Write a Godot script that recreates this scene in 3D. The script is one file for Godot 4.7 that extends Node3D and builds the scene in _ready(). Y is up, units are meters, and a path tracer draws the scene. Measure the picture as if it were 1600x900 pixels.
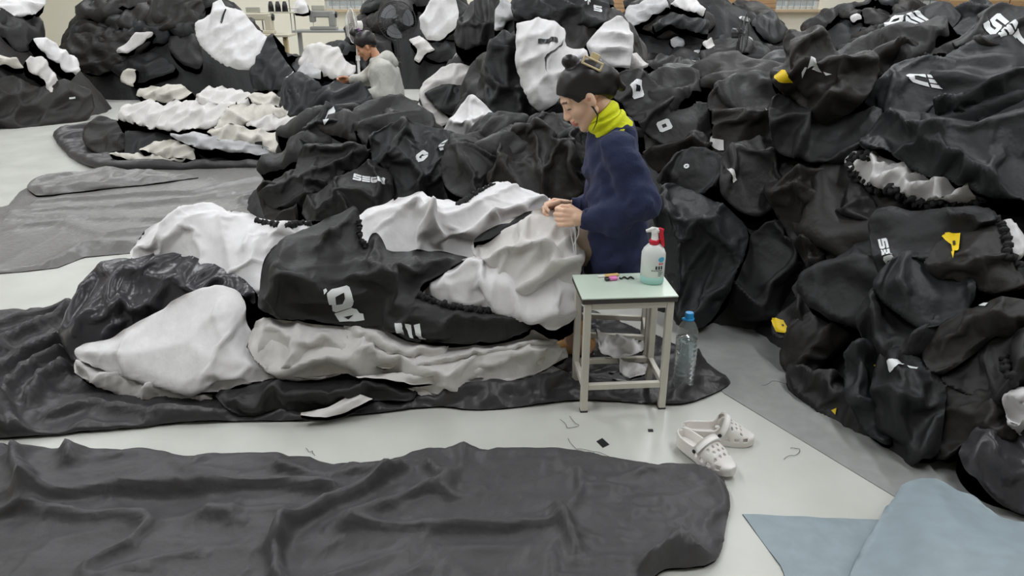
extends Node3D
# ------------------------------------------------------------------ helpers
const FPX := 1164.0            # focal length in pixels of the 1600 x 900 frame
const PITCH := 22.0
const EYE := Vector3(0, 1.5, 0)
var M := {}
var used := {}
var rng := RandomNumberGenerator.new()
var cam_basis := Basis(Vector3.RIGHT, deg_to_rad(-PITCH))

func ray(x: float, y: float) -> Vector3:
	return (cam_basis * Vector3((x - 800.0) / FPX, -(y - 450.0) / FPX, -1.0)).normalized()
func on_y(x: float, y: float, h := 0.0) -> Vector3:      # where the line of sight meets the height h
	var r := ray(x, y); return EYE + r * ((h - EYE.y) / r.y)
func on_z(x: float, y: float, z: float) -> Vector3:      # where it meets the upright plane at z
	var r := ray(x, y); return EYE + r * ((z - EYE.z) / r.z)
func to_px(p: Vector3) -> Vector2:
	var c := cam_basis.inverse() * (p - EYE)
	return Vector2(800.0 + FPX * c.x / -c.z, 450.0 - FPX * c.y / -c.z)
func numbered(called: String) -> String:
	if not used.has(called):
		used[called] = 0; return called
	used[called] += 1
	return "%s_%03d" % [called, used[called]]
func tag(o: Node, label: String, category: String, group := "", kind := "") -> Node:
	if label: o.set_meta("label", label)
	if category: o.set_meta("category", category)
	if group: o.set_meta("group", group)
	if kind: o.set_meta("kind", kind)
	return o
func base(called: String, at: Vector3, label := "", category := "", group := "") -> Node3D:
	var o := Node3D.new(); o.name = numbered(called); add_child(o); o.position = at
	tag(o, label, category, group); return o
func put(called: String, mesh: Mesh, m: Material, parent: Node = self, at := Vector3.ZERO) -> MeshInstance3D:
	var o := MeshInstance3D.new(); o.mesh = mesh; o.material_override = m
	o.name = numbered(called) if parent == self else called
	parent.add_child(o, true); o.position = at
	return o
func srgb(r: float, g: float, b: float) -> Color: return Color(r / 255.0, g / 255.0, b / 255.0)
func noise_tex(freq: float, c0: Color, c1: Color, sd := 1, oct := 4, size := 256, type := FastNoiseLite.TYPE_SIMPLEX_SMOOTH) -> NoiseTexture2D:
	var n := FastNoiseLite.new(); n.seed = sd; n.frequency = freq; n.fractal_octaves = oct; n.noise_type = type
	var t := NoiseTexture2D.new(); t.width = size; t.height = size; t.seamless = true; t.noise = n
	var g := Gradient.new(); g.set_color(0, c0); g.set_color(1, c1); t.color_ramp = g
	return t
func bump_tex(freq: float, strength: float, sd := 1, oct := 4, size := 256) -> NoiseTexture2D:
	var t := noise_tex(freq, Color.BLACK, Color.WHITE, sd, oct, size)
	t.color_ramp = null; t.as_normal_map = true; t.bump_strength = strength; return t
func mat(c: Color, rough := 0.6, metal := 0.0) -> StandardMaterial3D:
	var m := StandardMaterial3D.new(); m.albedo_color = c; m.roughness = rough; m.metallic = metal; return m

# box with bevelled edges, appended to a SurfaceTool
func bev(st: SurfaceTool, c: Vector3, s: Vector3, b := 0.004, t := Transform3D.IDENTITY) -> void:
	var h := s * 0.5
	b = minf(b, minf(h.x, minf(h.y, h.z)) * 0.49)
	var dirs := [Vector3.RIGHT, Vector3.LEFT, Vector3.UP, Vector3.DOWN, Vector3.BACK, Vector3.FORWARD]
	var pt := func(sx: float, sy: float, sz: float, ax: int) -> Vector3:
		var v := Vector3(sx * (h.x - (0.0 if ax == 0 else b)), sy * (h.y - (0.0 if ax == 1 else b)), sz * (h.z - (0.0 if ax == 2 else b)))
		return t * (c + v)
	for ax in 3:
		var a1 := (ax + 1) % 3; var a2 := (ax + 2) % 3
		for sg in [-1.0, 1.0]:
			var q := []
			for k in [[-1, -1], [1, -1], [1, 1], [-1, 1]]:
				var v := Vector3.ZERO; v[ax] = sg; v[a1] = k[0]; v[a2] = k[1]
				q.append(pt.call(v.x, v.y, v.z, ax))
			quad(st, q[0], q[1], q[2], q[3], sg < 0)
	for ax in 3:                                  # twelve edges
		var a1 := (ax + 1) % 3; var a2 := (ax + 2) % 3
		for s1 in [-1.0, 1.0]:
			for s2 in [-1.0, 1.0]:
				var lo := Vector3.ZERO; lo[ax] = -1.0; lo[a1] = s1; lo[a2] = s2
				var hi := lo; hi[ax] = 1.0
				quad(st, pt.call(lo.x, lo.y, lo.z, a1), pt.call(hi.x, hi.y, hi.z, a1), pt.call(hi.x, hi.y, hi.z, a2), pt.call(lo.x, lo.y, lo.z, a2), s1 * s2 < 0)
	for sx in [-1.0, 1.0]:
		for sy in [-1.0, 1.0]:
			for sz in [-1.0, 1.0]:
				tri(st, pt.call(sx, sy, sz, 0), pt.call(sx, sy, sz, 1), pt.call(sx, sy, sz, 2), sx * sy * sz < 0)
func tri(st: SurfaceTool, a: Vector3, b: Vector3, c: Vector3, flip := false) -> void:
	if flip: var x := b; b = c; c = x
	st.add_vertex(a); st.add_vertex(c); st.add_vertex(b)
func quad(st: SurfaceTool, a: Vector3, b: Vector3, c: Vector3, d: Vector3, flip := false) -> void:
	tri(st, a, b, c, flip); tri(st, a, c, d, flip)
func begin(smooth := false) -> SurfaceTool:
	var st := SurfaceTool.new(); st.begin(Mesh.PRIMITIVE_TRIANGLES); st.set_smooth_group(0 if smooth else -1); return st
func done(st: SurfaceTool) -> ArrayMesh:
	st.index(); st.generate_normals(); return st.commit()
func box_mesh(s: Vector3, b := 0.004) -> ArrayMesh:
	var st := begin(); bev(st, Vector3.ZERO, s, b); return done(st)
# a tube along points; radii one or many
func tube(st: SurfaceTool, pts: Array, radii: Array, sides := 8, closed := false) -> void:
	var n := pts.size()
	var rings := []
	var up := Vector3.UP
	for i in n:
		var d: Vector3
		if closed: d = pts[(i + 1) % n] - pts[(i - 1 + n) % n]
		else: d = pts[mini(i + 1, n - 1)] - pts[maxi(i - 1, 0)]
		d = d.normalized()
		if i == 0 and absf(d.dot(up)) > 0.9: up = Vector3.RIGHT
		var s := d.cross(up).normalized()
		up = s.cross(d).normalized()
		var ring := []
		var r: float = radii[mini(i, radii.size() - 1)]
		for k in sides:
			var a := TAU * k / sides
			ring.append(pts[i] + (s * cos(a) + up * sin(a)) * r)
		rings.append(ring)
	for i in (n if closed else n - 1):
		var r0: Array = rings[i]; var r1: Array = rings[(i + 1) % n]
		for k in sides:
			var k2 := (k + 1) % sides
			quad(st, r0[k], r0[k2], r1[k2], r1[k], true)
	if not closed:
		for k in range(1, sides - 1):
			tri(st, rings[0][0], rings[0][k], rings[0][k + 1], true)
			tri(st, rings[n - 1][0], rings[n - 1][k], rings[n - 1][k + 1])
func tube_mesh(pts: Array, radii: Array, sides := 8, closed := false) -> ArrayMesh:
	var st := begin(true); tube(st, pts, radii, sides, closed); return done(st)
# a body turned round the y axis; profile of Vector2(radius, height)
func lathe(st: SurfaceTool, prof: Array, sides := 24, c := Vector3.ZERO, sq := 0.0) -> void:
	for i in prof.size() - 1:
		for k in sides:
			var q := []
			for e in [[i, k], [i, k + 1], [i + 1, k + 1], [i + 1, k]]:
				var a: float = TAU * e[1] / sides; var p: Vector2 = prof[e[0]]
				q.append(c + Vector3(cos(a) * p.x, p.y, sin(a) * p.x))
			quad(st, q[0], q[1], q[2], q[3])
func lathe_mesh(prof: Array, sides := 24, smooth := true) -> ArrayMesh:
	var st := begin(smooth); lathe(st, prof, sides); return done(st)
func prism(st: SurfaceTool, poly: PackedVector2Array, t: Transform3D, thick: float) -> void:   # poly in t's xy, thickness along -z
	var ix := Geometry2D.triangulate_polygon(poly)
	var n := poly.size()
	for k in range(0, ix.size(), 3):
		var a := poly[ix[k]]; var b := poly[ix[k + 1]]; var c := poly[ix[k + 2]]
		tri(st, t * Vector3(a.x, a.y, 0), t * Vector3(b.x, b.y, 0), t * Vector3(c.x, c.y, 0))
		tri(st, t * Vector3(a.x, a.y, -thick), t * Vector3(b.x, b.y, -thick), t * Vector3(c.x, c.y, -thick), true)
	for k in n:
		var a := poly[k]; var b := poly[(k + 1) % n]
		quad(st, t * Vector3(a.x, a.y, 0), t * Vector3(b.x, b.y, 0), t * Vector3(b.x, b.y, -thick), t * Vector3(a.x, a.y, -thick), true)
func pv(a: Array) -> PackedVector2Array:                 # [x, y, x, y ...] to points
	var r := PackedVector2Array()
	for i in range(0, a.size(), 2): r.append(Vector2(a[i], a[i + 1]))
	return r
func smooth_poly(p: PackedVector2Array, times := 1) -> PackedVector2Array:
	for t in times:
		var q := PackedVector2Array()
		for i in p.size():
			var a := p[i]; var b := p[(i + 1) % p.size()]
			q.append(a.lerp(b, 0.22)); q.append(a.lerp(b, 0.78))
		p = q
	return p
func poly_dist(p: Vector2, poly: PackedVector2Array) -> Array:    # [nearest point, distance]
	var best := 1e9; var bp := p
	var n := poly.size()
	for i in n:
		var q := Geometry2D.get_closest_point_to_segment(p, poly[i], poly[(i + 1) % n])
		var d := q.distance_squared_to(p)
		if d < best: best = d; bp = q
	return [bp, sqrt(best)]

# ------------------------------------------------------------------ heaps: smooth mounds that the covers lie on
var heaps := {}
func heap_y(hs: Array, x: float, z: float) -> float:
	var y := 0.0
	for m in hs:
		var dx: float = (x - m[0]) / m[2]; var dz: float = (z - m[1]) / m[3]
		var r: float = dx * dx + dz * dz
		if r < 1.0: y = maxf(y, m[4] * pow(1.0 - r, 0.8))
	return y
func heap_n(hs: Array, x: float, z: float) -> Vector3:
	var e := 0.12
	return Vector3(heap_y(hs, x - e, z) - heap_y(hs, x + e, z), 2 * e, heap_y(hs, x, z - e) - heap_y(hs, x, z + e)).normalized()
func heap_hit(hs: Array, x: float, y: float) -> Variant:
	var r := ray(x, y); var t := 0.9
	while t < 30.0:
		var p := EYE + r * t
		if p.y < 0.0: return on_y(x, y, 0.0)
		if p.y < heap_y(hs, p.x, p.z):
			var a := t - 0.06; var b := t
			for k in 8:
				var c := (a + b) * 0.5; var q := EYE + r * c
				if q.y < heap_y(hs, q.x, q.z): b = c
				else: a = c
			return EYE + r * b
		t += 0.06
	return null

# ------------------------------------------------------------------ cloth: a grid relaxed under its own weight
class Cloth:
	var o: Vector3; var u: Vector3; var v: Vector3; var n: Vector3      # plane frame
	var lo: Vector2; var s: float; var nu: int; var nv: int
	var pos: PackedVector3Array                                         # in the plane frame (u, v, n)
	var nor: PackedVector3Array
	var st: PackedByteArray
	var px: PackedVector2Array
	func world(p: Vector3) -> Vector3: return o + u * p.x + v * p.y + n * p.z
	func sample(q: Vector2, off: float) -> Vector3:
		var g := (q - lo) / s
		var i := clampi(int(floor(g.x)), 0, nu - 2); var j := clampi(int(floor(g.y)), 0, nv - 2)
		var fx := clampf(g.x - i, 0, 1); var fy := clampf(g.y - j, 0, 1)
		var w := 0.0; var p := Vector3.ZERO; var m := Vector3.ZERO
		for e in [[i, j, (1 - fx) * (1 - fy)], [i + 1, j, fx * (1 - fy)], [i, j + 1, (1 - fx) * fy], [i + 1, j + 1, fx * fy]]:
			var k: int = e[1] * nu + e[0]
			if st[k]: p += pos[k] * e[2]; m += nor[k] * e[2]; w += e[2]
		if w < 1e-4: return world(Vector3(q.x, q.y, off))
		return world(p / w) + (u * m.x + v * m.y + n * m.z).normalized() * off

var sim_ms := 0
# poly: outline in the plane; opt: h puff, R roll-off, ex / ey excess of cloth along u / v, lump amplitude and size, ridges [[points], height, width], cell, seed, floor
func relax(c: Cloth, poly: PackedVector2Array, opt: Dictionary) -> void:
	var t0 := Time.get_ticks_msec()
	var h: float = opt.get("h", 0.15); var rr: float = opt.get("R", 0.22)
	var ex: float = opt.get("ex", 1.15); var ey: float = opt.get("ey", 1.18)
	var la: float = opt.get("lump", 0.35); var lf: float = opt.get("lsize", 0.3)
	var bend: float = opt.get("bend", 0.06); var grav: float = opt.get("grav", 0.03)
	var cell: float = opt.get("cell", 0.02); var levels: int = opt.get("levels", 3)
	var edge: float = opt.get("edge", 0.0)
	var rough: float = opt.get("crumple", 0.8)
	var ridges: Array = opt.get("ridges", [])
	var r := RandomNumberGenerator.new(); r.seed = opt.get("seed", 1)
	var nz := FastNoiseLite.new(); nz.seed = opt.get("seed", 1); nz.frequency = 0.75 / lf; nz.noise_type = FastNoiseLite.TYPE_CELLULAR; nz.cellular_return_type = FastNoiseLite.RETURN_DISTANCE2_SUB; nz.fractal_type = FastNoiseLite.FRACTAL_NONE; nz.cellular_jitter = 1.0
	nz.domain_warp_enabled = true; nz.domain_warp_amplitude = lf * 0.3; nz.domain_warp_frequency = 0.8 / lf; nz.domain_warp_fractal_type = FastNoiseLite.DOMAIN_WARP_FRACTAL_NONE
	var stretch: float = opt.get("stretch", 1.8)
	var turn: float = opt.get("turn", r.randf() * PI)
	var crease: float = opt.get("crease", 0.06)
	var ew: float = opt.get("edge_wave", 0.02)
	var nz2 := FastNoiseLite.new(); nz2.seed = opt.get("seed", 1) + 77; nz2.frequency = 7.0; nz2.fractal_octaves = 2
	var free: float = opt.get("free", 0.0)
	var rmp: float = opt.get("ramp", 0.09)
	var cushion: bool = opt.get("cushion", false)
	var down := Vector3(-c.u.y, -c.v.y, -c.n.y)
	down = (down * 0.35 + Vector3(0, 0, -1.0)).normalized()
	var lo := poly[0]; var hi := poly[0]
	for p in poly: lo = lo.min(p); hi = hi.max(p)
	var old_pos := PackedVector3Array(); var old_nu := 0; var old_nv := 0; var old_s := 1.0; var old_lo := lo
	var lev := levels - 1
	while lev >= 0:
		var s := cell * pow(2.0, lev)
		var l2 := lo - Vector2(s, s) * 1.01
		var nu := int(ceil((hi.x - l2.x) / s)) + 2; var nv := int(ceil((hi.y - l2.y) / s)) + 2
		var N := nu * nv
		var st := PackedByteArray(); st.resize(N)
		var nom := PackedVector3Array(); nom.resize(N)
		var sup := PackedFloat32Array(); sup.resize(N)
		var ramp := PackedFloat32Array(); ramp.resize(N)
		for j in nv:
			for i in nu:
				var q := l2 + Vector2(i, j) * s
				if Geometry2D.is_point_in_polygon(q, poly): st[j * nu + i] = 2
		for j in nv:
			for i in nu:
				var k := j * nu + i
				var q := l2 + Vector2(i, j) * s
				if st[k] == 0:
					var near := false
					for dj in range(-1, 2):
						for di in range(-1, 2):
							var a := i + di; var b := j + dj
							if a >= 0 and b >= 0 and a < nu and b < nv and st[b * nu + a] == 2: near = true
					if near:
						st[k] = 1
						q = poly_dist(q, poly)[0]
						var eh := edge + ew * nz2.get_noise_2d(q.x, q.y)
						if free > 0.0:
							var qf := q.rotated(turn)
							var cf := 1.0 - clampf((nz.get_noise_2d(qf.x * stretch, qf.y) + 1.0) * 1.15, 0.0, 1.0)
							eh += crease * (cf * cf * 0.65 + cf * 0.35) * free
						nom[k] = Vector3(q.x, q.y, eh); sup[k] = eh
				if st[k] == 2:
					var d: float = poly_dist(q, poly)[1]
					var e := minf(d / rr, 1.0)
					ramp[k] = smoothstep(0.0, rmp, d) * 1.1
					var puff := h * (sqrt(maxf(0.0, e * (2.0 - e))) if cushion else e * e * (3.0 - 2.0 * e))
					var qr := q.rotated(turn)
					var cr := 1.0 - clampf((nz.get_noise_2d(qr.x * stretch, qr.y) + 1.0) * 1.15, 0.0, 1.0)
					puff += crease * (cr * cr * 0.65 + cr * 0.35) * lerpf(free, 1.0, smoothstep(0.0, 0.06, d))
					for rd in ridges:
						var rp: PackedVector2Array = rd[0]
						var bd := 1e9
						for m in rp.size() - 1:
							bd = minf(bd, Geometry2D.get_closest_point_to_segment(q, rp[m], rp[m + 1]).distance_squared_to(q))
						puff += rd[1] * 1.25 * exp(-(sqrt(bd + 3e-5) - 0.0055) / (rd[2] * 1.1)) * minf(1.0, e * 2.0)
					nom[k] = Vector3(q.x, q.y, puff); sup[k] = puff
		var pos := PackedVector3Array(); pos.resize(N)
		for k in N:
			if st[k] == 0: continue
			var p := nom[k]
			if st[k] == 2:
				if old_nu:
					var g := (Vector2(p.x, p.y) - old_lo) / old_s
					var i := clampi(int(g.x), 0, old_nu - 2); var j := clampi(int(g.y), 0, old_nv - 2)
					var fx := clampf(g.x - i, 0, 1); var fy := clampf(g.y - j, 0, 1)
					var a := j * old_nu + i
					var d := old_pos[a].lerp(old_pos[a + 1], fx).lerp(old_pos[a + old_nu].lerp(old_pos[a + old_nu + 1], fx), fy)
					p += d
					p.z += r.randf() * s * rough * 0.25
				else:
					p += Vector3(r.randf() - 0.5, r.randf() - 0.5, r.randf()) * s * rough
			pos[k] = p
		var A := PackedInt32Array(); var B := PackedInt32Array(); var R := PackedFloat32Array(); var K := PackedFloat32Array()
		for j in nv:
			for i in nu:
				var k := j * nu + i
				if st[k] == 0: continue
				for d in [[1, 0, 0.5], [0, 1, 0.5], [1, 1, 0.18], [1, -1, 0.18], [2, 0, bend], [0, 2, bend], [4, 0, bend * 0.3], [0, 4, bend * 0.3]]:
					var i2: int = i + d[0]; var j2: int = j + d[1]
					if i2 >= nu or j2 >= nv or j2 < 0: continue
					var k2 := j2 * nu + i2
					if st[k2] == 0 or (st[k] == 1 and st[k2] == 1): continue
					var dv := nom[k2] - nom[k]
					A.append(k); B.append(k2); R.append(Vector3(dv.x * (1.0 + (ex - 1.0) * ramp[k]), dv.y * (1.0 + (ey - 1.0) * ramp[k]), dv.z).length()); K.append(d[2])
		var its: int = opt.get("its", [16, 20, 34])[clampi(lev, 0, 2)]
		var g := down * (grav * s)
		var m := A.size()
		for it in its:
			for e in m:
				var a := A[e]; var b := B[e]
				var d := pos[b] - pos[a]
				var l := d.length()
				if l < 1e-6: continue
				d *= K[e] * (l - R[e]) / l
				if st[a] == 2: pos[a] += d
				if st[b] == 2: pos[b] -= d
			for k in N:
				if st[k] == 2:
					var p := pos[k] + g
					var f := sup[k] * 0.8
					if p.z < f: p.z = f
					pos[k] = p
		if lev == 0:                                    # soften single-cell jitter
			var q2 := pos.duplicate()
			for j in range(1, nv - 1):
				for i in range(1, nu - 1):
					var k := j * nu + i
					if st[k] == 2: q2[k] = pos[k] * 0.64 + (pos[k - 1] + pos[k + 1] + pos[k - nu] + pos[k + nu]) * 0.09
			pos = q2
			c.lo = l2; c.s = s; c.nu = nu; c.nv = nv; c.pos = pos; c.st = st
		else:
			old_pos.resize(N)
			for k in N: old_pos[k] = pos[k] - nom[k] if st[k] else Vector3.ZERO
			old_nu = nu; old_nv = nv; old_s = s; old_lo = l2
		lev -= 1
	sim_ms += Time.get_ticks_msec() - t0

# the relaxed grid as one mesh, with its hem turned down by skirt
func cloth_mesh(c: Cloth, skirt: float, origin: Vector3, keep_px := true) -> ArrayMesh:
	var N := c.nu * c.nv
	var vid := PackedInt32Array(); vid.resize(N); vid.fill(-1)
	var P := PackedVector3Array(); var NN := PackedVector3Array(); var I := PackedInt32Array()
	c.nor.resize(N)
	for k in N:
		if c.st[k]:
			vid[k] = P.size(); P.append(c.world(c.pos[k]) - origin); NN.append(Vector3.ZERO)
	var ec := {}
	for j in c.nv - 1:
		for i in c.nu - 1:
			var a := j * c.nu + i
			var q := [a, a + 1, a + c.nu + 1, a + c.nu]
			var ok := 0; var ins := 0
			for e in q:
				if c.st[e]: ok += 1
				if c.st[e] == 2: ins += 1
			if ok < 3 or ins == 0: continue
			var tris := [[q[0], q[1], q[2]], [q[0], q[2], q[3]]] if ok == 4 else []
			if ok == 3:
				var t3 := []
				for e in q:
					if c.st[e]: t3.append(e)
				tris = [t3]
			for t in tris:
				I.append(vid[t[0]]); I.append(vid[t[2]]); I.append(vid[t[1]])
				if skirt != 0.0 and (c.st[t[0]] == 1 or c.st[t[1]] == 1 or c.st[t[2]] == 1):
					for e in 3:
						var a0: int = t[e]; var b0: int = t[(e + 1) % 3]
						var key := Vector2i(mini(a0, b0), maxi(a0, b0))
						if ec.has(key): ec.erase(key)
						else: ec[key] = [a0, b0]
	for k in range(0, I.size(), 3):
		var f := (P[I[k + 2]] - P[I[k]]).cross(P[I[k + 1]] - P[I[k]])
		NN[I[k]] += f; NN[I[k + 1]] += f; NN[I[k + 2]] += f
	for k in NN.size():
		NN[k] = NN[k].normalized()
		if not NN[k].is_finite() or NN[k] == Vector3.ZERO: NN[k] = c.n
	c.px.resize(N)
	for k in N:
		if c.st[k]:
			var w := NN[vid[k]]
			c.nor[k] = Vector3(w.dot(c.u), w.dot(c.v), w.dot(c.n))
			if keep_px: c.px[k] = to_px(P[vid[k]] + origin)
	if skirt != 0.0:
		for key in ec:
			var e: Array = ec[key]
			if c.st[e[0]] != 1 or c.st[e[1]] != 1: continue
			var a := P[vid[e[0]]]; var b := P[vid[e[1]]]
			var out := (b - a).cross(c.n).normalized()
			var d := -c.n * skirt
			var at := P.size()
			P.append(a); P.append(b); P.append(b + d); P.append(a + d)
			for x in 4: NN.append(out)
			for x in [0, 2, 1, 0, 3, 2]: I.append(at + x)
	var arr := []; arr.resize(Mesh.ARRAY_MAX)
	arr[Mesh.ARRAY_VERTEX] = P; arr[Mesh.ARRAY_NORMAL] = NN; arr[Mesh.ARRAY_INDEX] = I
	var am := ArrayMesh.new()
	if I.size(): am.add_surface_from_arrays(Mesh.PRIMITIVE_TRIANGLES, arr)
	return am

# plane for a piece of cloth whose outline is seen at these pixels, lying on the heap hs
func cloth_frame(hs: Array, poly: PackedVector2Array, opt: Dictionary) -> Cloth:
	var c := Cloth.new()
	var cen := Vector2.ZERO
	for p in poly: cen += p / poly.size()
	var sum := Vector3.ZERO; var nn := Vector3.ZERO; var cnt := 0
	for i in poly.size() + 1:
		var q := cen if i == poly.size() else poly[i].lerp(cen, 0.45)
		var hit = heap_hit(hs, q.x, q.y)
		if hit == null: continue
		if hs.size():
			var near := false
			for m in hs:
				if Vector2((hit.x - m[0]) / m[2], (hit.z - m[1]) / m[3]).length() < 1.25: near = true
			if not near: continue
		sum += hit; nn += heap_n(hs, hit.x, hit.z); cnt += 1
	var o: Vector3; var n: Vector3
	if opt.has("z"):
		o = on_z(cen.x, cen.y, opt.z); n = opt.get("n", Vector3(0, 0.5, 0.85)).normalized()
	else:
		o = sum / maxi(cnt, 1); n = (nn / maxi(cnt, 1)).normalized()
		if cnt == 0: print("no hit for outline at ", cen)
	if opt.has("n"): n = (opt.n as Vector3).normalized()
	elif not opt.get("flat", false):
		var k: float = opt.get("face", 0.35)
		n = (n * (1.0 - k) + (EYE - o).normalized() * k).normalized()
	c.n = n
	c.o = o + n * opt.get("lift", 0.03)
	c.u = Vector3.RIGHT - n * n.x; c.u = c.u.normalized()
	c.v = n.cross(c.u).normalized()
	return c
func to_plane(c: Cloth, p: Vector2) -> Vector2:
	var r := ray(p.x, p.y)
	var dn := r.dot(c.n)
	if dn > -0.02: dn = -0.02
	var t := (c.o - EYE).dot(c.n) / dn
	var w := EYE + r * t - c.o
	return Vector2(w.dot(c.u), w.dot(c.v))
# a cloth whose outline (and ridges, in opt.folds as [[pixels], height, width]) were read off the photograph
func cloth_px(hs: Array, out: Array, opt := {}) -> Cloth:
	var pp := smooth_poly(pv(out), opt.get("soft", 1))
	var c := cloth_frame(hs, pp, opt)
	var poly := PackedVector2Array()
	for p in pp: poly.append(to_plane(c, p))
	if opt.get("grow", 0.0) > 0.0:
		var big := Geometry2D.offset_polygon(poly, opt.grow, Geometry2D.JOIN_ROUND)
		if big.size(): poly = big[0]
	var rg := []
	for f in opt.get("folds", []):
		var rp := PackedVector2Array()
		for p in pv(f[0]): rp.append(to_plane(c, p))
		rg.append([rp, f[1], f[2]])
	opt["ridges"] = rg
	if not opt.has("cell"):
		var d := (c.o - EYE).length()
		opt["cell"] = clampf(d * 0.0038, 0.010, 0.05)
	relax(c, poly, opt)
	return c
# the same, straight into an object or a part; the cloth is kept in last_cloth
var last_cloth: Cloth
var last_px := {}
func cover(called: String, hs: Array, out: Array, m: Material, opt := {}, parent: Node = self) -> MeshInstance3D:
	var c := cloth_px(hs, out, opt)
	var org := c.o if parent == self else (parent as Node3D).position
	var o := put(called, cloth_mesh(c, opt.get("skirt", 0.12), org), m, parent)
	if parent == self: o.position = org
	o.set_meta("org", org)
	last_cloth = c
	return o

# ------------------------------------------------------------------ prints, labels and hems on a cloth
func find_uv(c: Cloth, q: Vector2) -> Vector2:          # the point of the cloth that is seen at pixel q
	var best := 1e9; var bk := 0
	for k in c.st.size():
		if c.st[k]:
			var d := c.px[k].distance_squared_to(q)
			if d < best: best = d; bk = k
	var i := bk % c.nu; var j := bk / c.nu
	var uv := c.lo + Vector2(i, j) * c.s
	var a := bk + 1 if i + 1 < c.nu and c.st[bk + 1] else bk - 1
	var b := bk + c.nu if j + 1 < c.nv and c.st[bk + c.nu] else bk - c.nu
	if a < 0 or b < 0 or not c.st[a] or not c.st[b]: return uv
	var ju := (c.px[a] - c.px[bk]) * (1.0 if a > bk else -1.0); var jv := (c.px[b] - c.px[bk]) * (1.0 if b > bk else -1.0)
	var det := ju.x * jv.y - ju.y * jv.x
	if absf(det) < 1.0: return uv
	var d := q - c.px[bk]
	var w := Vector2((d.x * jv.y - d.y * jv.x) / det, (ju.x * d.y - ju.y * d.x) / det)
	return uv + w.clampf(-0.8, 0.8) * c.s
func decal(c: Cloth, polys: Array, org: Vector3, off := 0.004) -> ArrayMesh:     # polygons in the cloth's own (u, v)
	var st := begin(true)
	for poly: PackedVector2Array in polys:
		var lo := poly[0]; var hi := poly[0]
		for p in poly: lo = lo.min(p); hi = hi.max(p)
		var s := c.s
		var i0 := int(floor((lo.x - c.lo.x) / s)); var i1 := int(floor((hi.x - c.lo.x) / s))
		var j0 := int(floor((lo.y - c.lo.y) / s)); var j1 := int(floor((hi.y - c.lo.y) / s))
		if (i1 - i0) * (j1 - j0) > 6000: continue
		for j in range(j0, j1 + 1):
			for i in range(i0, i1 + 1):
				var a := c.lo + Vector2(i, j) * s
				var cellp := PackedVector2Array([a, a + Vector2(s, 0), a + Vector2(s, s), a + Vector2(0, s)])
				for piece in Geometry2D.intersect_polygons(poly, cellp):
					var ix := Geometry2D.triangulate_polygon(piece)
					for k in range(0, ix.size(), 3):
						tri(st, c.sample(piece[ix[k]], off) - org, c.sample(piece[ix[k + 1]], off) - org, c.sample(piece[ix[k + 2]], off) - org, Geometry2D.is_polygon_clockwise(piece))
	return done(st)
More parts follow.
